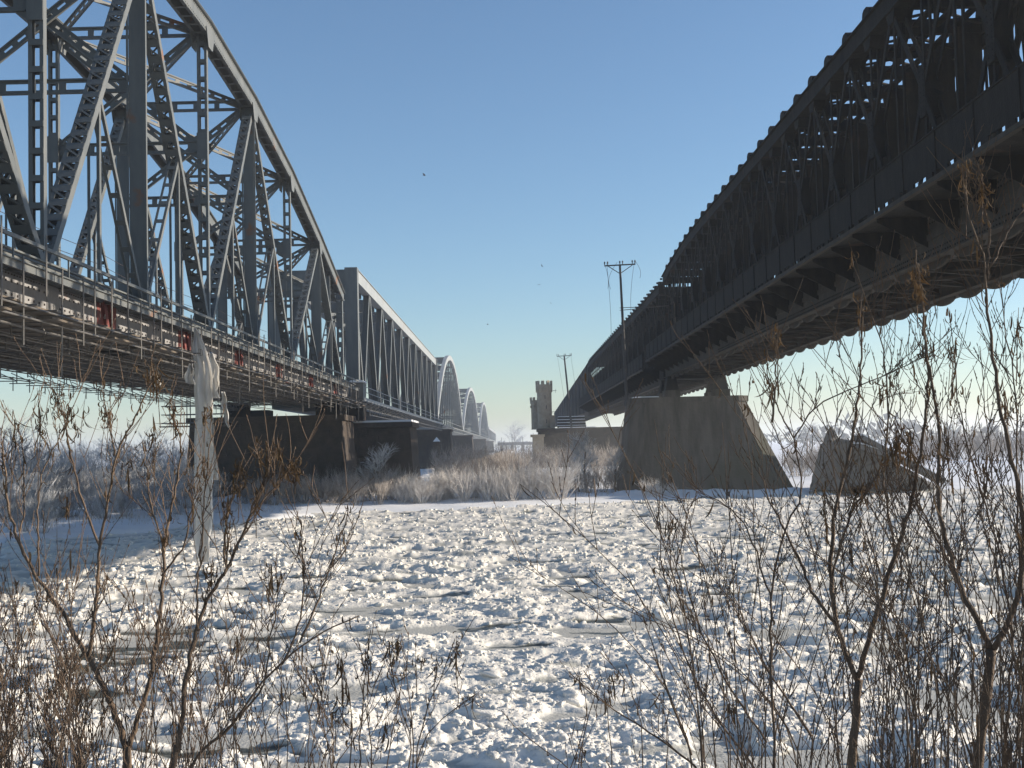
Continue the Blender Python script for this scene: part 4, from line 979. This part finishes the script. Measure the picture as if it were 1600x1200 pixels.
def shrub(px, py, y, h, w, meshes, label, group, k):
    p = at_y(px, py, y); z = float(ground_z(np.array([p[0]]), np.array([y]))[0])
    o = put('frosted_shrub', meshes[k % len(meshes)], None, (p[0], y, z)); o.scale = (w, w, h); o.rotation_euler = (0, 0, random.random()*6.28); tag(o, label, 'shrub', group); return o
k = 0
for (x0, x1, y0, y1, n, h, ms, lb) in ((625, 705, 109, 113, 13, 2.7, B_fr, 'white frosted bush at the snowy bank between the two bridges'), (700, 810, 110, 114.5, 14, 2.7, B_fr, 'white frosted bush at the snowy bank between the two bridges'),
        (820, 878, 110.5, 113, 6, 3.4, B_fr, 'tall white frosted bush in the clump before the concrete pier'), (690, 830, 128, 150, 14, 3.6, B_br, 'brown leafless bush in the thicket behind the frosted bank bushes'),
        (885, 975, 118, 130, 9, 2.3, B_br, 'small brown bush on the snow beside the concrete pier'), (500, 625, 108, 115, 16, 2.6, B_br, 'shaded grey bush along the foot of the dark stone pier'),
        (380, 500, 106, 112, 14, 2.2, B_br, 'shaded grey bush along the foot of the dark stone pier'), (700, 950, 160, 230, 26, 4.0, B_br, 'brown bush far back in the gap between the bridges'), (1000, 1060, 112.5, 114.5, 4, 1.5, B_fr, 'low frosted bush against the foot of the concrete pier')):
    for i in range(n):
        px = x0+(x1-x0)*(i+random.random())/n; y = random.uniform(y0, y1); q_ = random.uniform(.7, 1.2); shrub(px, 780, y, h*q_, h*q_*random.uniform(.7,1.0), ms, lb, lb.replace('bush ', 'bushes ', 1), k); k += 1
for (x0, x1, y0, y1, n, h, lb) in ((-30, 110, 80, 100, 16, 4.2, 'blue shaded leafless bush on the bank left of the plastic sheet'), (110, 330, 92, 112, 20, 3.4, 'grey leafless bush on the bank beneath the scaffolded span'), (-40, 330, 125, 190, 26, 5.0, 'hazy bush far back beneath the bowstring span')):
    for i in range(n):
        px = x0+(x1-x0)*(i+random.random())/n; q_ = random.uniform(.7, 1.25); shrub(px, 760, random.uniform(y0, y1), h*q_, h*q_*random.uniform(.6,.9), B_gr, lb, lb.replace('bush ', 'bushes ', 1), k); k += 1
for (x0, x1, y0, y1, n, h, lb) in ((1235, 1290, 140, 170, 6, 3.2, 'leafless bush behind the gap beside the concrete pier'), (1450, 1650, 190, 260, 18, 4.6, 'grey bush in the hedge line beyond the broken block'), (1290, 1450, 150, 200, 10, 3.6, 'leafless bush behind the broken concrete block')):
    for i in range(n):
        px = x0+(x1-x0)*(i+random.random())/n; q_ = random.uniform(.7, 1.2); shrub(px, 760, random.uniform(y0, y1), h*q_, h*q_*.9, B_br, lb, lb.replace('bush ', 'bushes ', 1), k); k += 1
def tree(px, y, h, label, k, group=None, w=1.0):
    p = at_y(px, 700, y); z = float(ground_z(np.array([p[0]]), np.array([y]))[0]); t = thing('bare_tree', label, 'tree', (p[0], y, z), group); tm, cm = T_m[k % 3]
    for nm, mm in (('trunk', tm), ('crown', cm)): o = put(nm, mm, t, (p[0], y, z)); o.scale = (h*w, h*w, h)
    t.rotation_euler = (0, 0, k*1.3); return t
tree(15, 92, 8.0, 'bare tree with fine twigs tallest at the edge of the shaded bank', 0); tree(52, 96, 6.2, 'smaller bare tree close beside the tallest bank tree', 1)
tree(190, 104, 6.6, 'bare bushy tree beneath the scaffold in front of the hazy plain', 2, w=1.2); tree(232, 108, 6.6, 'bare tree just behind the long white plastic sheet', 0, w=1.1)
tree(590, 113, 5.5, 'low crooked bare tree at the sunlit corner of the stone pier', 1, w=1.2); tree(915, 121, 6.5, 'spindly pale bare tree in front of the stone tower pier', 2)
tree(960, 119, 4.5, 'spindly sapling next to the concrete pier corner', 1); tree(805, 1100, 27, 'large hazy bare tree on the horizon between the bridges', 0, w=1.3)
tree(1262, 330, 9, 'hazy tree beyond the sloping end of the concrete pier', 1, w=1.5)
# far treelines
def treeline(x0, x1, y, h0, h1, label, seed):
    b = MB(); R_ = random.Random(seed); n = int((x1-x0)/(h1*.28))
    for i in range(n):
        x = x0+(x1-x0)*i/n; h = R_.uniform(h0, h1)*(0.65+.5*vnoise(np.array([x*.02]), np.array([seed*1.])).item())
        for k in range(9):
            a = R_.random()*6.28; rr = h*.35*R_.random(); c = np.array([x+math.cos(a)*rr, y+math.sin(a)*rr*2, 1.2+h*R_.uniform(.1, .92)]); s_ = h*R_.uniform(.07,.17)
            v = [c+np.array([R_.gauss(0,s_), R_.gauss(0,s_), R_.gauss(0,s_)*1.2]) for _ in range(4)]; b.add(v, [(0,1,2),(0,2,3),(0,3,1),(1,3,2)])
    o = build(b, 'treeline', M_far, kind='stuff', label=label); return o
treeline(-900, -60, 1300, 8, 18, 'hazy wood along the horizon beyond the bowstring span', 1)
treeline(180, 900, 900, 9, 20, 'hazy wood along the horizon beyond the broken block', 2)
treeline(150, 420, 620, 6, 13, 'nearer hazy tree belt beyond the concrete pier', 3)
treeline(-120, 330, 1900, 8, 16, 'faint wood on the horizon between the bridges', 4)
# far embankment with a low viaduct
vd = thing('far_viaduct', 'low hazy viaduct crossing the gap between the two bridges', 'viaduct', (10, 1000, 1))
b = MB(); b.box(-12, 60, 1000, 1008, 6.2, 8.8); build(b, 'deck', M_stone, vd)
for k in range(8): b = MB(); b.box(-10+k*9, -7.5+k*9, 1001, 1007, .5, 6.2); build(b, 'pillar', M_stone, vd)
for k in range(5): b = MB(); b.box(-9+k*9, -8.6+k*9, 1003, 1003.4, 8.8, 13+k % 2*3); build(b, 'mast', M_pole, vd)
# fence posts
for (px, y, lb) in ((931, 113.5, 'leaning wooden post alone on the snow beside the concrete pier'), (905, 121, 'short wooden stump post among the brown bushes')):
    p = at_y(px, 770, y); z = float(ground_z(np.array([p[0]]), np.array([y]))[0]); b = MB(); b.tube([(p[0], y, z-.2), (p[0]-.1, y, z+1.0), (p[0]-.16, y, z+1.75)], [.09,.085,.07], 7); solo(b, 'fence_post', M_bark, (p[0], y, z), lb, 'post')
# reeds and dry grass on the bank
b = MB(); R_ = random.Random(5)
for i in range(5200):
    x = R_.uniform(-42, 24); y = float(bank_edge(np.array([x]))[0])+R_.uniform(5, 30)
    if fbm(np.array([x*.25]), np.array([y*.25]), 3, 200)[0] < .47: continue
    z = float(ground_z(np.array([x]), np.array([y]))[0]); h = R_.uniform(.25,.75); dx, dy = R_.gauss(0,.15), R_.gauss(0,.15)
    b.add([(x-.012, y, z-.05), (x+.012, y, z-.05), (x+dx, y+dy, z+h)], [(0,1,2)])
build(b, 'dry_grass', M_dry, kind='stuff', label='dry grass poking through the snow on the far bank')

# ------------------------------------------------------------------ shrubs on the near bank
leaf_meshes = []
for s in range(6):
    R_ = random.Random(s+50); b = MB(); L_ = R_.uniform(.05,.095); n = 6; cur = R_.uniform(.6, 4.6); tw_ = R_.uniform(-1.5,1.5); pts = []; p = np.zeros(3); a = 0
    v = []
    for k in range(n+1):
        w_ = .0040*math.sin(math.pi*min(1, (k+.35)/(n+.6)))**.8; tt = tw_*k/n
        v += [p+np.array([math.cos(tt)*w_, math.sin(tt)*w_, 0]), p-np.array([math.cos(tt)*w_, math.sin(tt)*w_, 0])]
        a += cur/n; p = p+np.array([0, math.sin(a), -math.cos(a)])*L_/n
    b.add(v, [(2*k, 2*k+1, 2*k+3, 2*k+2) for k in range(n)]); leaf_meshes.append(b.mesh('leaf', M_leaf))
leaf_co = [np.array([tuple(v.co) for v in m.vertices]) for m in leaf_meshes]; leaf_f = [[tuple(p.vertices) for p in m.polygons] for m in leaf_meshes]

def smooth_path(pts, n):
    pts = np.asarray(pts, float); d = np.concatenate([[0], np.cumsum(np.linalg.norm(np.diff(pts, axis=0), axis=1))]); t_ = np.linspace(0, d[-1], n)
    out = np.stack([np.interp(t_, d, pts[:, k]) for k in range(3)], 1)
    for _ in range(2): out[1:-1] = (out[:-2]+2*out[1:-1]+out[2:])/4
    return out

class Shrub:
    def __init__(s, label, base, seed, group=None):
        s.t = thing('willow_shrub', label, 'shrub', tuple(base), group); s.tw = MB(); s.leaf = []; s.R = random.Random(seed); s.y = base[1]
    def stem(s, px, r0, r1, dy=(0., 0.), twigs=14, leaves=0, tl=.38, name='stem'):
        R_ = s.R; n = len(px); pts = [at_y(p[0], p[1], s.y+dy[0]+(dy[1]-dy[0])*i/(n-1)) for i, p in enumerate(px)]
        P = smooth_path(pts, max(8, n*4)); P += np.array([[R_.gauss(0,.004), R_.gauss(0,.006), 0] for _ in P])
        b = MB(); rad = np.linspace(r0, r1, len(P))*np.array([1+R_.gauss(0,.05) for _ in P]); b.tube(P, rad, 7 if r0 > .012 else 5); build(b, name, M_bark, s.t, True)
        s.side(P, twigs, leaves, tl, r1)
        return P
    def side(s, P, twigs, leaves, tl, r1, depth=1):
        R_ = s.R
        for _ in range(twigs):
            q_ = R_.uniform(.12, .97)*(len(P)-1); i = min(len(P)-2, int(q_)); p = P[i]+(P[i+1]-P[i])*(q_-i); d = P[i+1]-P[i]; d /= np.linalg.norm(d)+1e-9
            sd_ = R_.choice((-1, 1)); nd = d*.8+np.array([sd_*R_.uniform(.25,.75), R_.gauss(0,.35), R_.uniform(.15,.6)]); nd /= np.linalg.norm(nd)
            L_ = tl*R_.uniform(.35, 1.25); pts = [p]
            for k in range(5): nd = nd+np.array([R_.gauss(0,.08), R_.gauss(0,.08), .10+R_.gauss(0,.05)]); nd /= np.linalg.norm(nd); pts.append(pts[-1]+nd*L_/5)
            pts = np.array(pts); s.tw.tube(pts, np.linspace(max(.0022, r1*.6), .0012, 6), 3, False)
            for k in range(R_.randint(2, 6)):                    # buds
                j = R_.randint(1, 4); c = pts[j]+(pts[j+1]-pts[j])*R_.random(); dd = (pts[j+1]-pts[j]); dd /= np.linalg.norm(dd)+1e-9; o_ = np.array([R_.gauss(0,.5), R_.gauss(0,.5), .3]); s.tw.tube([c, c+dd*.006+o_*.003, c+dd*.014+o_*.004], [.0018,.0026,.0008], 3, False)
            if depth and R_.random() < .6: s.side(pts, R_.randint(1, 4), 0, L_*.55, .002, 0)
        for _ in range(leaves):
            q_ = (1-.55*R_.random()**1.6)*(len(P)-1); i = min(len(P)-2, int(q_)); p = P[i]+(P[i+1]-P[i])*(q_-i)
            s.leaf.append(p+np.array([R_.gauss(0,.006), R_.gauss(0,.006), R_.gauss(0,.004)]))
    def cluster(s, px, py, n, rx=14, ry=26, dy=0.):
        """a wand with withered leaves hanging along it and its side shoots."""
        R_ = s.R; lean = R_.gauss(0, rx*.5); P = smooth_path([at_y(px-lean*.6, py+ry*2.3, s.y+dy), at_y(px-lean*.2, py+ry*.6, s.y+dy+R_.gauss(0,.04)), at_y(px+lean*.5, py-ry*1.1, s.y+dy+R_.gauss(0,.05))], 12)
        s.tw.tube(P, np.linspace(.0026, .0012, 12), 4, False); shoots = [P]
        for _ in range(max(2, int(rx/5))):
            q_ = R_.uniform(2, 9); i = int(q_); p = P[i]; e = at_y(px+R_.gauss(0, rx*1.1), py-R_.uniform(-.3, 1.0)*ry, s.y+dy+R_.gauss(0,.06)); sh = smooth_path([p, (p+e)/2+np.array([0,0,.015]), e], 7); s.tw.tube(sh, np.linspace(.0018, .001, 7), 3, False); shoots.append(sh)
        for _ in range(int(n*.85)):
            sh = R_.choice(shoots); k0 = .35 if sh is P else .1; q_ = (k0+(1-k0)*R_.random())*(len(sh)-1); i = min(len(sh)-2, int(q_)); p = sh[i]+(sh[i+1]-sh[i])*(q_-i); s.leaf.append(p+np.array([R_.gauss(0,.003), R_.gauss(0,.003), 0]))
    def finish(s, singles=260, fill=None):
        build(s.tw, 'twigs', M_bark2, s.t, kind='stuff')
        s.R.shuffle(s.leaf); extra = MB()
        for k, p in enumerate(s.leaf):
            j = s.R.randrange(6); rot = Matrix.Rotation(s.R.random()*6.28, 4, 'Z') @ Matrix.Rotation(s.R.gauss(.2,.7), 4, 'X'); sc_ = s.R.uniform(.7, 1.35)
            m4 = Matrix.Translation(Vector(p)) @ rot @ Matrix.Scale(sc_, 4)
            if k < singles: put('leaf', leaf_meshes[j], s.t, mat=m4)
            else: mm = np.array(m4); extra.add(leaf_co[j] @ mm[:3, :3].T+mm[:3, 3], leaf_f[j])
        if extra.n: build(extra, 'leaves', M_leaf, s.t, kind='stuff')

def gb(px, y): p = at_y(px, 1200, y); return (p[0], y, float(near_bank_z(np.array([p[0]]), np.array([y]))[0])-.05)
def foot(pts, y, dpx=0):
    """carry a traced stem down to the bank."""
    x0, y0 = pts[0]; p = at_y(x0, y0, y); zg = float(near_bank_z(np.array([p[0]]), np.array([y]))[0])-.05; py = y0+(p[2]-zg)*FPX/y
    return [(x0+dpx, py)]+list(pts)

# left shrubs
A = Shrub('tall leafless willow with forked stems in front of the scaffolded span', gb(200, 6.2), 1)
A.stem(foot([(198,1200),(197,1165)], 6.2), .026, .022, twigs=0)
A.stem([(197,1168),(178,1110),(160,1068),(137,1025),(108,975),(80,930),(52,893),(30,850),(14,800),(8,740),(2,690)], .017, .004, (0,.2), 20, 30)
A.stem([(138,1027),(146,980),(153,920),(156,852),(168,790),(176,740),(183,705),(210,655),(236,600),(252,560)], .011, .003, (0,-.2), 18, 45)
A.stem([(156,855),(135,800),(118,745),(106,690),(100,640),(84,608)], .007, .0025, (0,.2), 10, 45)
A.stem([(180,712),(170,660),(160,620),(157,600)], .005, .002, (-.1,0), 5, 25)
A.stem([(199,1168),(218,1118),(236,1060),(247,985),(253,925),(256,860),(268,800),(280,730),(284,690),(270,650)], .015, .003, (0,.3), 20, 45)
A.stem([(256,862),(238,800),(230,740),(222,690)], .006, .0025, (.1,.4), 8, 18)
A.stem([(253,900),(290,850),(300,790),(320,720)], .006, .0025, (.1,-.1), 8, 22)
A.stem([(60,900),(58,800),(64,740),(90,690),(110,640)], .006, .0025, (.2,.4), 8, 26)
A.stem([(30,850),(40,760),(35,700),(20,640)], .005, .002, (.2,.4), 8, 18)
for c in ((245,600,60,16,30),(130,640,34,18,24),(240,690,44,14,40),(170,650,34,12,30),(200,720,24,12,26),(60,640,26,10,34),(270,640,24,10,26),(62,690,30,12,40),(18,700,26,10,50),(90,620,18,14,12),(255,830,24,14,30),(300,760,26,14,30),(105,790,18,12,20)): A.cluster(*c)
for i in range(24): x0 = A.R.uniform(-20, 330); h = A.R.uniform(130, 300); A.stem(foot([(x0,1200),(x0+A.R.gauss(0,15),1200-h*.5),(x0+A.R.gauss(0,40),1200-h)], 6.2), .0045, .0018, (A.R.uniform(-.5,.6),)*2, 9, 4, .3)
A.finish()
Bs = Shrub('leaning leafless willow with brown catkin-like leaves before the dark stone pier', gb(300, 5.6), 2)
Bs.stem(foot([(262,1200),(278,1165)], 5.6), .02, .017, twigs=0)
Bs.stem([(278,1168),(287,1110),(292,1060),(305,990),(318,945),(350,900),(372,850),(392,800),(410,745),(432,700)], .014, .003, (0,.2), 22, 40)
Bs.stem([(308,985),(308,920),(315,850),(320,780),(326,700),(332,640)], .006, .002, (0,-.2), 9, 18)
Bs.stem(foot([(290,1195),(330,1160),(372,1126),(392,1085),(440,1036),(480,1000),(525,978),(562,962)], 5.6), .013, .003, (0,.2), 16, 12)
Bs.stem([(440,1038),(466,985),(476,920),(474,860),(470,812)], .006, .002, (0,.2), 10, 24)
Bs.stem([(470,1005),(500,930),(522,868),(545,795)], .006, .002, (0,.2), 10, 26)
Bs.stem([(350,900),(352,820),(368,750),(376,720)], .006, .0025, (0,.2), 8, 40)
Bs.stem([(396,800),(430,760),(462,720)], .004, .002, (.1,.2), 5, 40)
Bs.stem([(372,1126),(410,1080),(430,960),(440,890)], .006, .002, (.1,.3), 10, 20)
for c in ((375,750,36,10,26),(405,705,30,14,20),(438,702,28,10,22),(462,735,34,8,16),(355,810,34,7,34),(322,650,18,6,18),(400,790,26,8,22),(330,905,36,16,26),(420,900,30,14,20)): Bs.cluster(*c)
for i in range(24): x0 = Bs.R.uniform(200, 520); h = Bs.R.uniform(120, 280); Bs.stem(foot([(x0,1200),(x0+Bs.R.gauss(0,15),1200-h*.5),(x0+Bs.R.gauss(0,45),1200-h)], 5.6), .0042, .0018, (Bs.R.uniform(-.5,.6),)*2, 9, 5, .3)
Bs.finish()
Cs = Shrub('low twiggy shrub with drooping dry leaves at the middle of the near bank', gb(590, 6.0), 3)
for pts in ([(560,1200),(566,1100),(572,1020),(578,985)], [(548,1200),(550,1090),(535,1040),(520,1005)], [(580,1200),(578,1120),(555,1040)], [(636,1205),(648,1165),(618,1080),(604,1010)], [(648,1168),(668,1110),(712,998)], [(645,1150),(640,1080),(630,1030)], [(650,1160),(700,1110),(742,1085)], [(600,1200),(620,1120),(630,1045)], [(520,1200),(500,1100),(480,1050)]):
    Cs.stem(foot(pts, 6.0), .0065, .002, (Cs.R.uniform(-.3,.3),)*2, 7, 14, .22)
for c in ((575,1030,36,8,40),(535,1060,34,14,36),(618,1010,30,10,18),(650,1035,26,8,24),(680,1045,16,5,20),(713,1015,26,4,20),(740,1090,16,9,8),(525,1110,34,12,30),(600,1140,20,20,20)): Cs.cluster(*c)
Cs.finish(300)
Ds = Shrub('dense thicket of fine brown shoots at the foot of the forked willow', gb(40, 5.2), 4)
for i in range(42): x0 = Ds.R.uniform(-40, 190)*Ds.R.uniform(.5,1); h = Ds.R.uniform(120, 330); Ds.stem(foot([(x0,1200),(x0+Ds.R.gauss(0,22),1200-h*.5),(x0+Ds.R.gauss(10,50),1200-h)], 5.2), .0042, .0016, (Ds.R.uniform(-.5,.7),)*2, 12, 5, .3)
Ds.finish(200)
# right shrubs
Es = Shrub('big dense leafless willow with thick trunk before the concrete pier', gb(1335, 6.0), 5)
Es.stem(foot([(1330,1200),(1338,1110),(1340,1062)], 6.0), .026, .02, twigs=4)
Es.stem([(1340,1064),(1322,1020),(1306,975),(1300,920),(1297,870),(1305,800),(1322,730),(1338,650),(1345,560),(1350,470)], .015, .003, (0,.3), 24, 22)
Es.stem([(1340,1064),(1352,1020),(1362,980),(1376,930),(1400,870),(1420,800),(1440,700),(1452,600),(1440,480),(1432,390)], .014, .0025, (0,-.3), 24, 30)
Es.stem([(1306,975),(1270,930),(1255,890),(1232,840),(1205,790),(1185,730)], .010, .003, (0,.3), 14, 6)
Es.stem(foot([(1212,1200),(1206,1080),(1204,940),(1210,880),(1232,815),(1262,760),(1246,720),(1240,683)], 6.0), .009, .0045, (-.2,.2), 16, 6)
Es.stem([(1240,684),(1222,650),(1205,615),(1195,560),(1212,520)], .0045, .002, (.2,.3), 8, 22)
Es.stem([(1240,684),(1270,640),(1300,620),(1350,600),(1400,580),(1460,548)], .0045, .002, (.2,-.1), 12, 40, .25)
Es.stem([(1300,900),(1330,800),(1380,730),(1415,665)], .007, .003, (.1,-.2), 8, 60)
Es.stem([(1400,870),(1380,760),(1390,640),(1380,540),(1335,420),(1330,400)], .007, .002, (0,.4), 16, 16)
Es.stem([(1204,940),(1180,850),(1150,800),(1100,770),(1070,795)], .006, .002, (0,.2), 12, 6)
for pts in ([(1005,960),(1050,1100),(1080,1180)], [(1028,780),(1033,880),(1060,1000),(1110,1110),(1180,1200)], [(1085,775),(1060,850),(1080,950),(1130,1060),(1200,1160)], [(900,1060),(960,1110),(1040,1160),(1090,1200)], [(1150,890),(1155,960),(1200,1050),(1270,1150)], [(1215,520),(1212,600),(1208,660)]): Es.stem(list(pts)[::-1], .0065, .002, (Es.R.uniform(-.2,.3),)*2, 12, 3, .3)
for c in ((1340,770,70,26,16),(1290,800,60,9,36),(1400,690,60,14,30),(1215,530,22,5,24),(1205,600,20,12,14),(1432,430,40,10,36),(1345,480,16,8,20),(1450,560,26,20,20),(1380,610,30,36,12),(1045,825,26,6,30),(1140,1110,22,10,10)): Es.cluster(*c)
for i in range(50):
    x0 = Es.R.uniform(1080, 1440); h = Es.R.uniform(230, 640); lean = Es.R.gauss((x0-1300)*.2, 150); Es.stem(foot([(x0,1200),(x0+lean*.12,1200-h*.35),(x0+lean*.45,1200-h*.7),(x0+lean,1200-h)], 6.0), .005, .0016, (Es.R.uniform(-.8,.9),)*2, 10, 4, .34)
Es.finish(300)
Fs = Shrub('densest willow clump with dark trunk reaching up across the lattice bridge', gb(1530, 5.5), 6)
Fs.stem(foot([(1524,1200),(1538,1110),(1550,1015)], 5.5), .028, .022, twigs=4)
Fs.stem([(1550,1018),(1525,965),(1500,915),(1482,860),(1468,815),(1464,750),(1470,680),(1450,560),(1436,450)], .015, .003, (0,.3), 26, 26)
Fs.stem([(1551,1015),(1575,980),(1592,930),(1600,860),(1596,780),(1575,690),(1556,600),(1545,500),(1540,420),(1512,330),(1500,255)], .015, .002, (0,-.2), 26, 26)
Fs.stem([(1545,440),(1548,370),(1535,290),(1528,255)], .004, .0018, (-.1,0), 5, 26)
Fs.stem([(1546,420),(1572,370),(1600,320),(1620,290)], .004, .002, (-.1,.1), 6, 6)
Fs.stem(foot([(1570,1200),(1578,1080),(1582,980),(1560,850),(1530,760),(1500,650),(1490,540),(1480,480)], 5.5), .010, .002, (.2,.5), 22, 24)
Fs.stem([(1500,915),(1475,860),(1440,800),(1420,740)], .007, .0025, (.1,.4), 12, 10)
Fs.stem(foot([(1600,1200),(1606,1000),(1596,900),(1588,760),(1592,620),(1570,520),(1560,440)], 5.5), .010, .002, (-.3,.3), 20, 30)
for c in ((1510,290,30,8,36),(1440,450,40,12,30),(1535,300,26,8,24),(1490,560,30,12,30),(1570,620,36,16,30),(1590,520,30,12,36),(1480,690,30,14,30),(1540,720,40,24,40),(1420,690,30,12,20)): Fs.cluster(*c)
for i in range(58):
    x0 = Fs.R.uniform(1400, 1680); h = Fs.R.uniform(250, 700); lean = Fs.R.gauss((x0-1540)*.2-40, 150); Fs.stem(foot([(x0,1200),(x0+lean*.12,1200-h*.35),(x0+lean*.45,1200-h*.7),(x0+lean,1200-h)], 5.5), .005, .0016, (Fs.R.uniform(-.7,.9),)*2, 10, 5, .32)
Fs.finish(300)
Gs = Shrub('few thin bare shoots standing before the middle of the river ice', gb(940, 6.4), 7)
for pts in ([(1165,1200),(1130,1140),(1060,1060),(1010,960),(1000,930)], [(880,1230),(925,1120),(905,1050)], [(960,1200),(945,1110),(958,1050)], [(1005,1210),(1000,1100),(965,1045)], [(905,1200),(830,1165),(785,1110)], [(1040,1210),(1048,1130),(1028,1080)], [(900,1210),(912,1140),(940,1060)]): Gs.stem(foot(pts, 6.4), .006, .002, (0, .2), 4, 8, .22)
for c in ((945,1085,22,10,14),(960,1060,16,8,10),(905,1055,10,4,10),(910,1170,14,5,12),(1030,1110,10,6,14)): Gs.cluster(*c)
Gs.finish(120)

# ------------------------------------------------------------------ haze
if HAZE > 0:
    b = MB(); b.box(-2450, 2450, -60, 2950, -2.6, 37.0)
    m = bpy.data.materials.new('haze'); m.use_nodes = True; N = m.node_tree.nodes; N.clear(); out = N.new('ShaderNodeOutputMaterial'); pv = N.new('ShaderNodeVolumePrincipled')
    pv.inputs['Color'].default_value = (.86,.91,.97,1); pv.inputs['Density'].default_value = HAZE; pv.inputs['Anisotropy'].default_value = .3
    m.node_tree.links.new(pv.outputs[0], out.inputs['Volume']); o = build(b, 'haze', m, kind='stuff')
print('objects', len(bpy.data.objects), 'battens', NB[0])
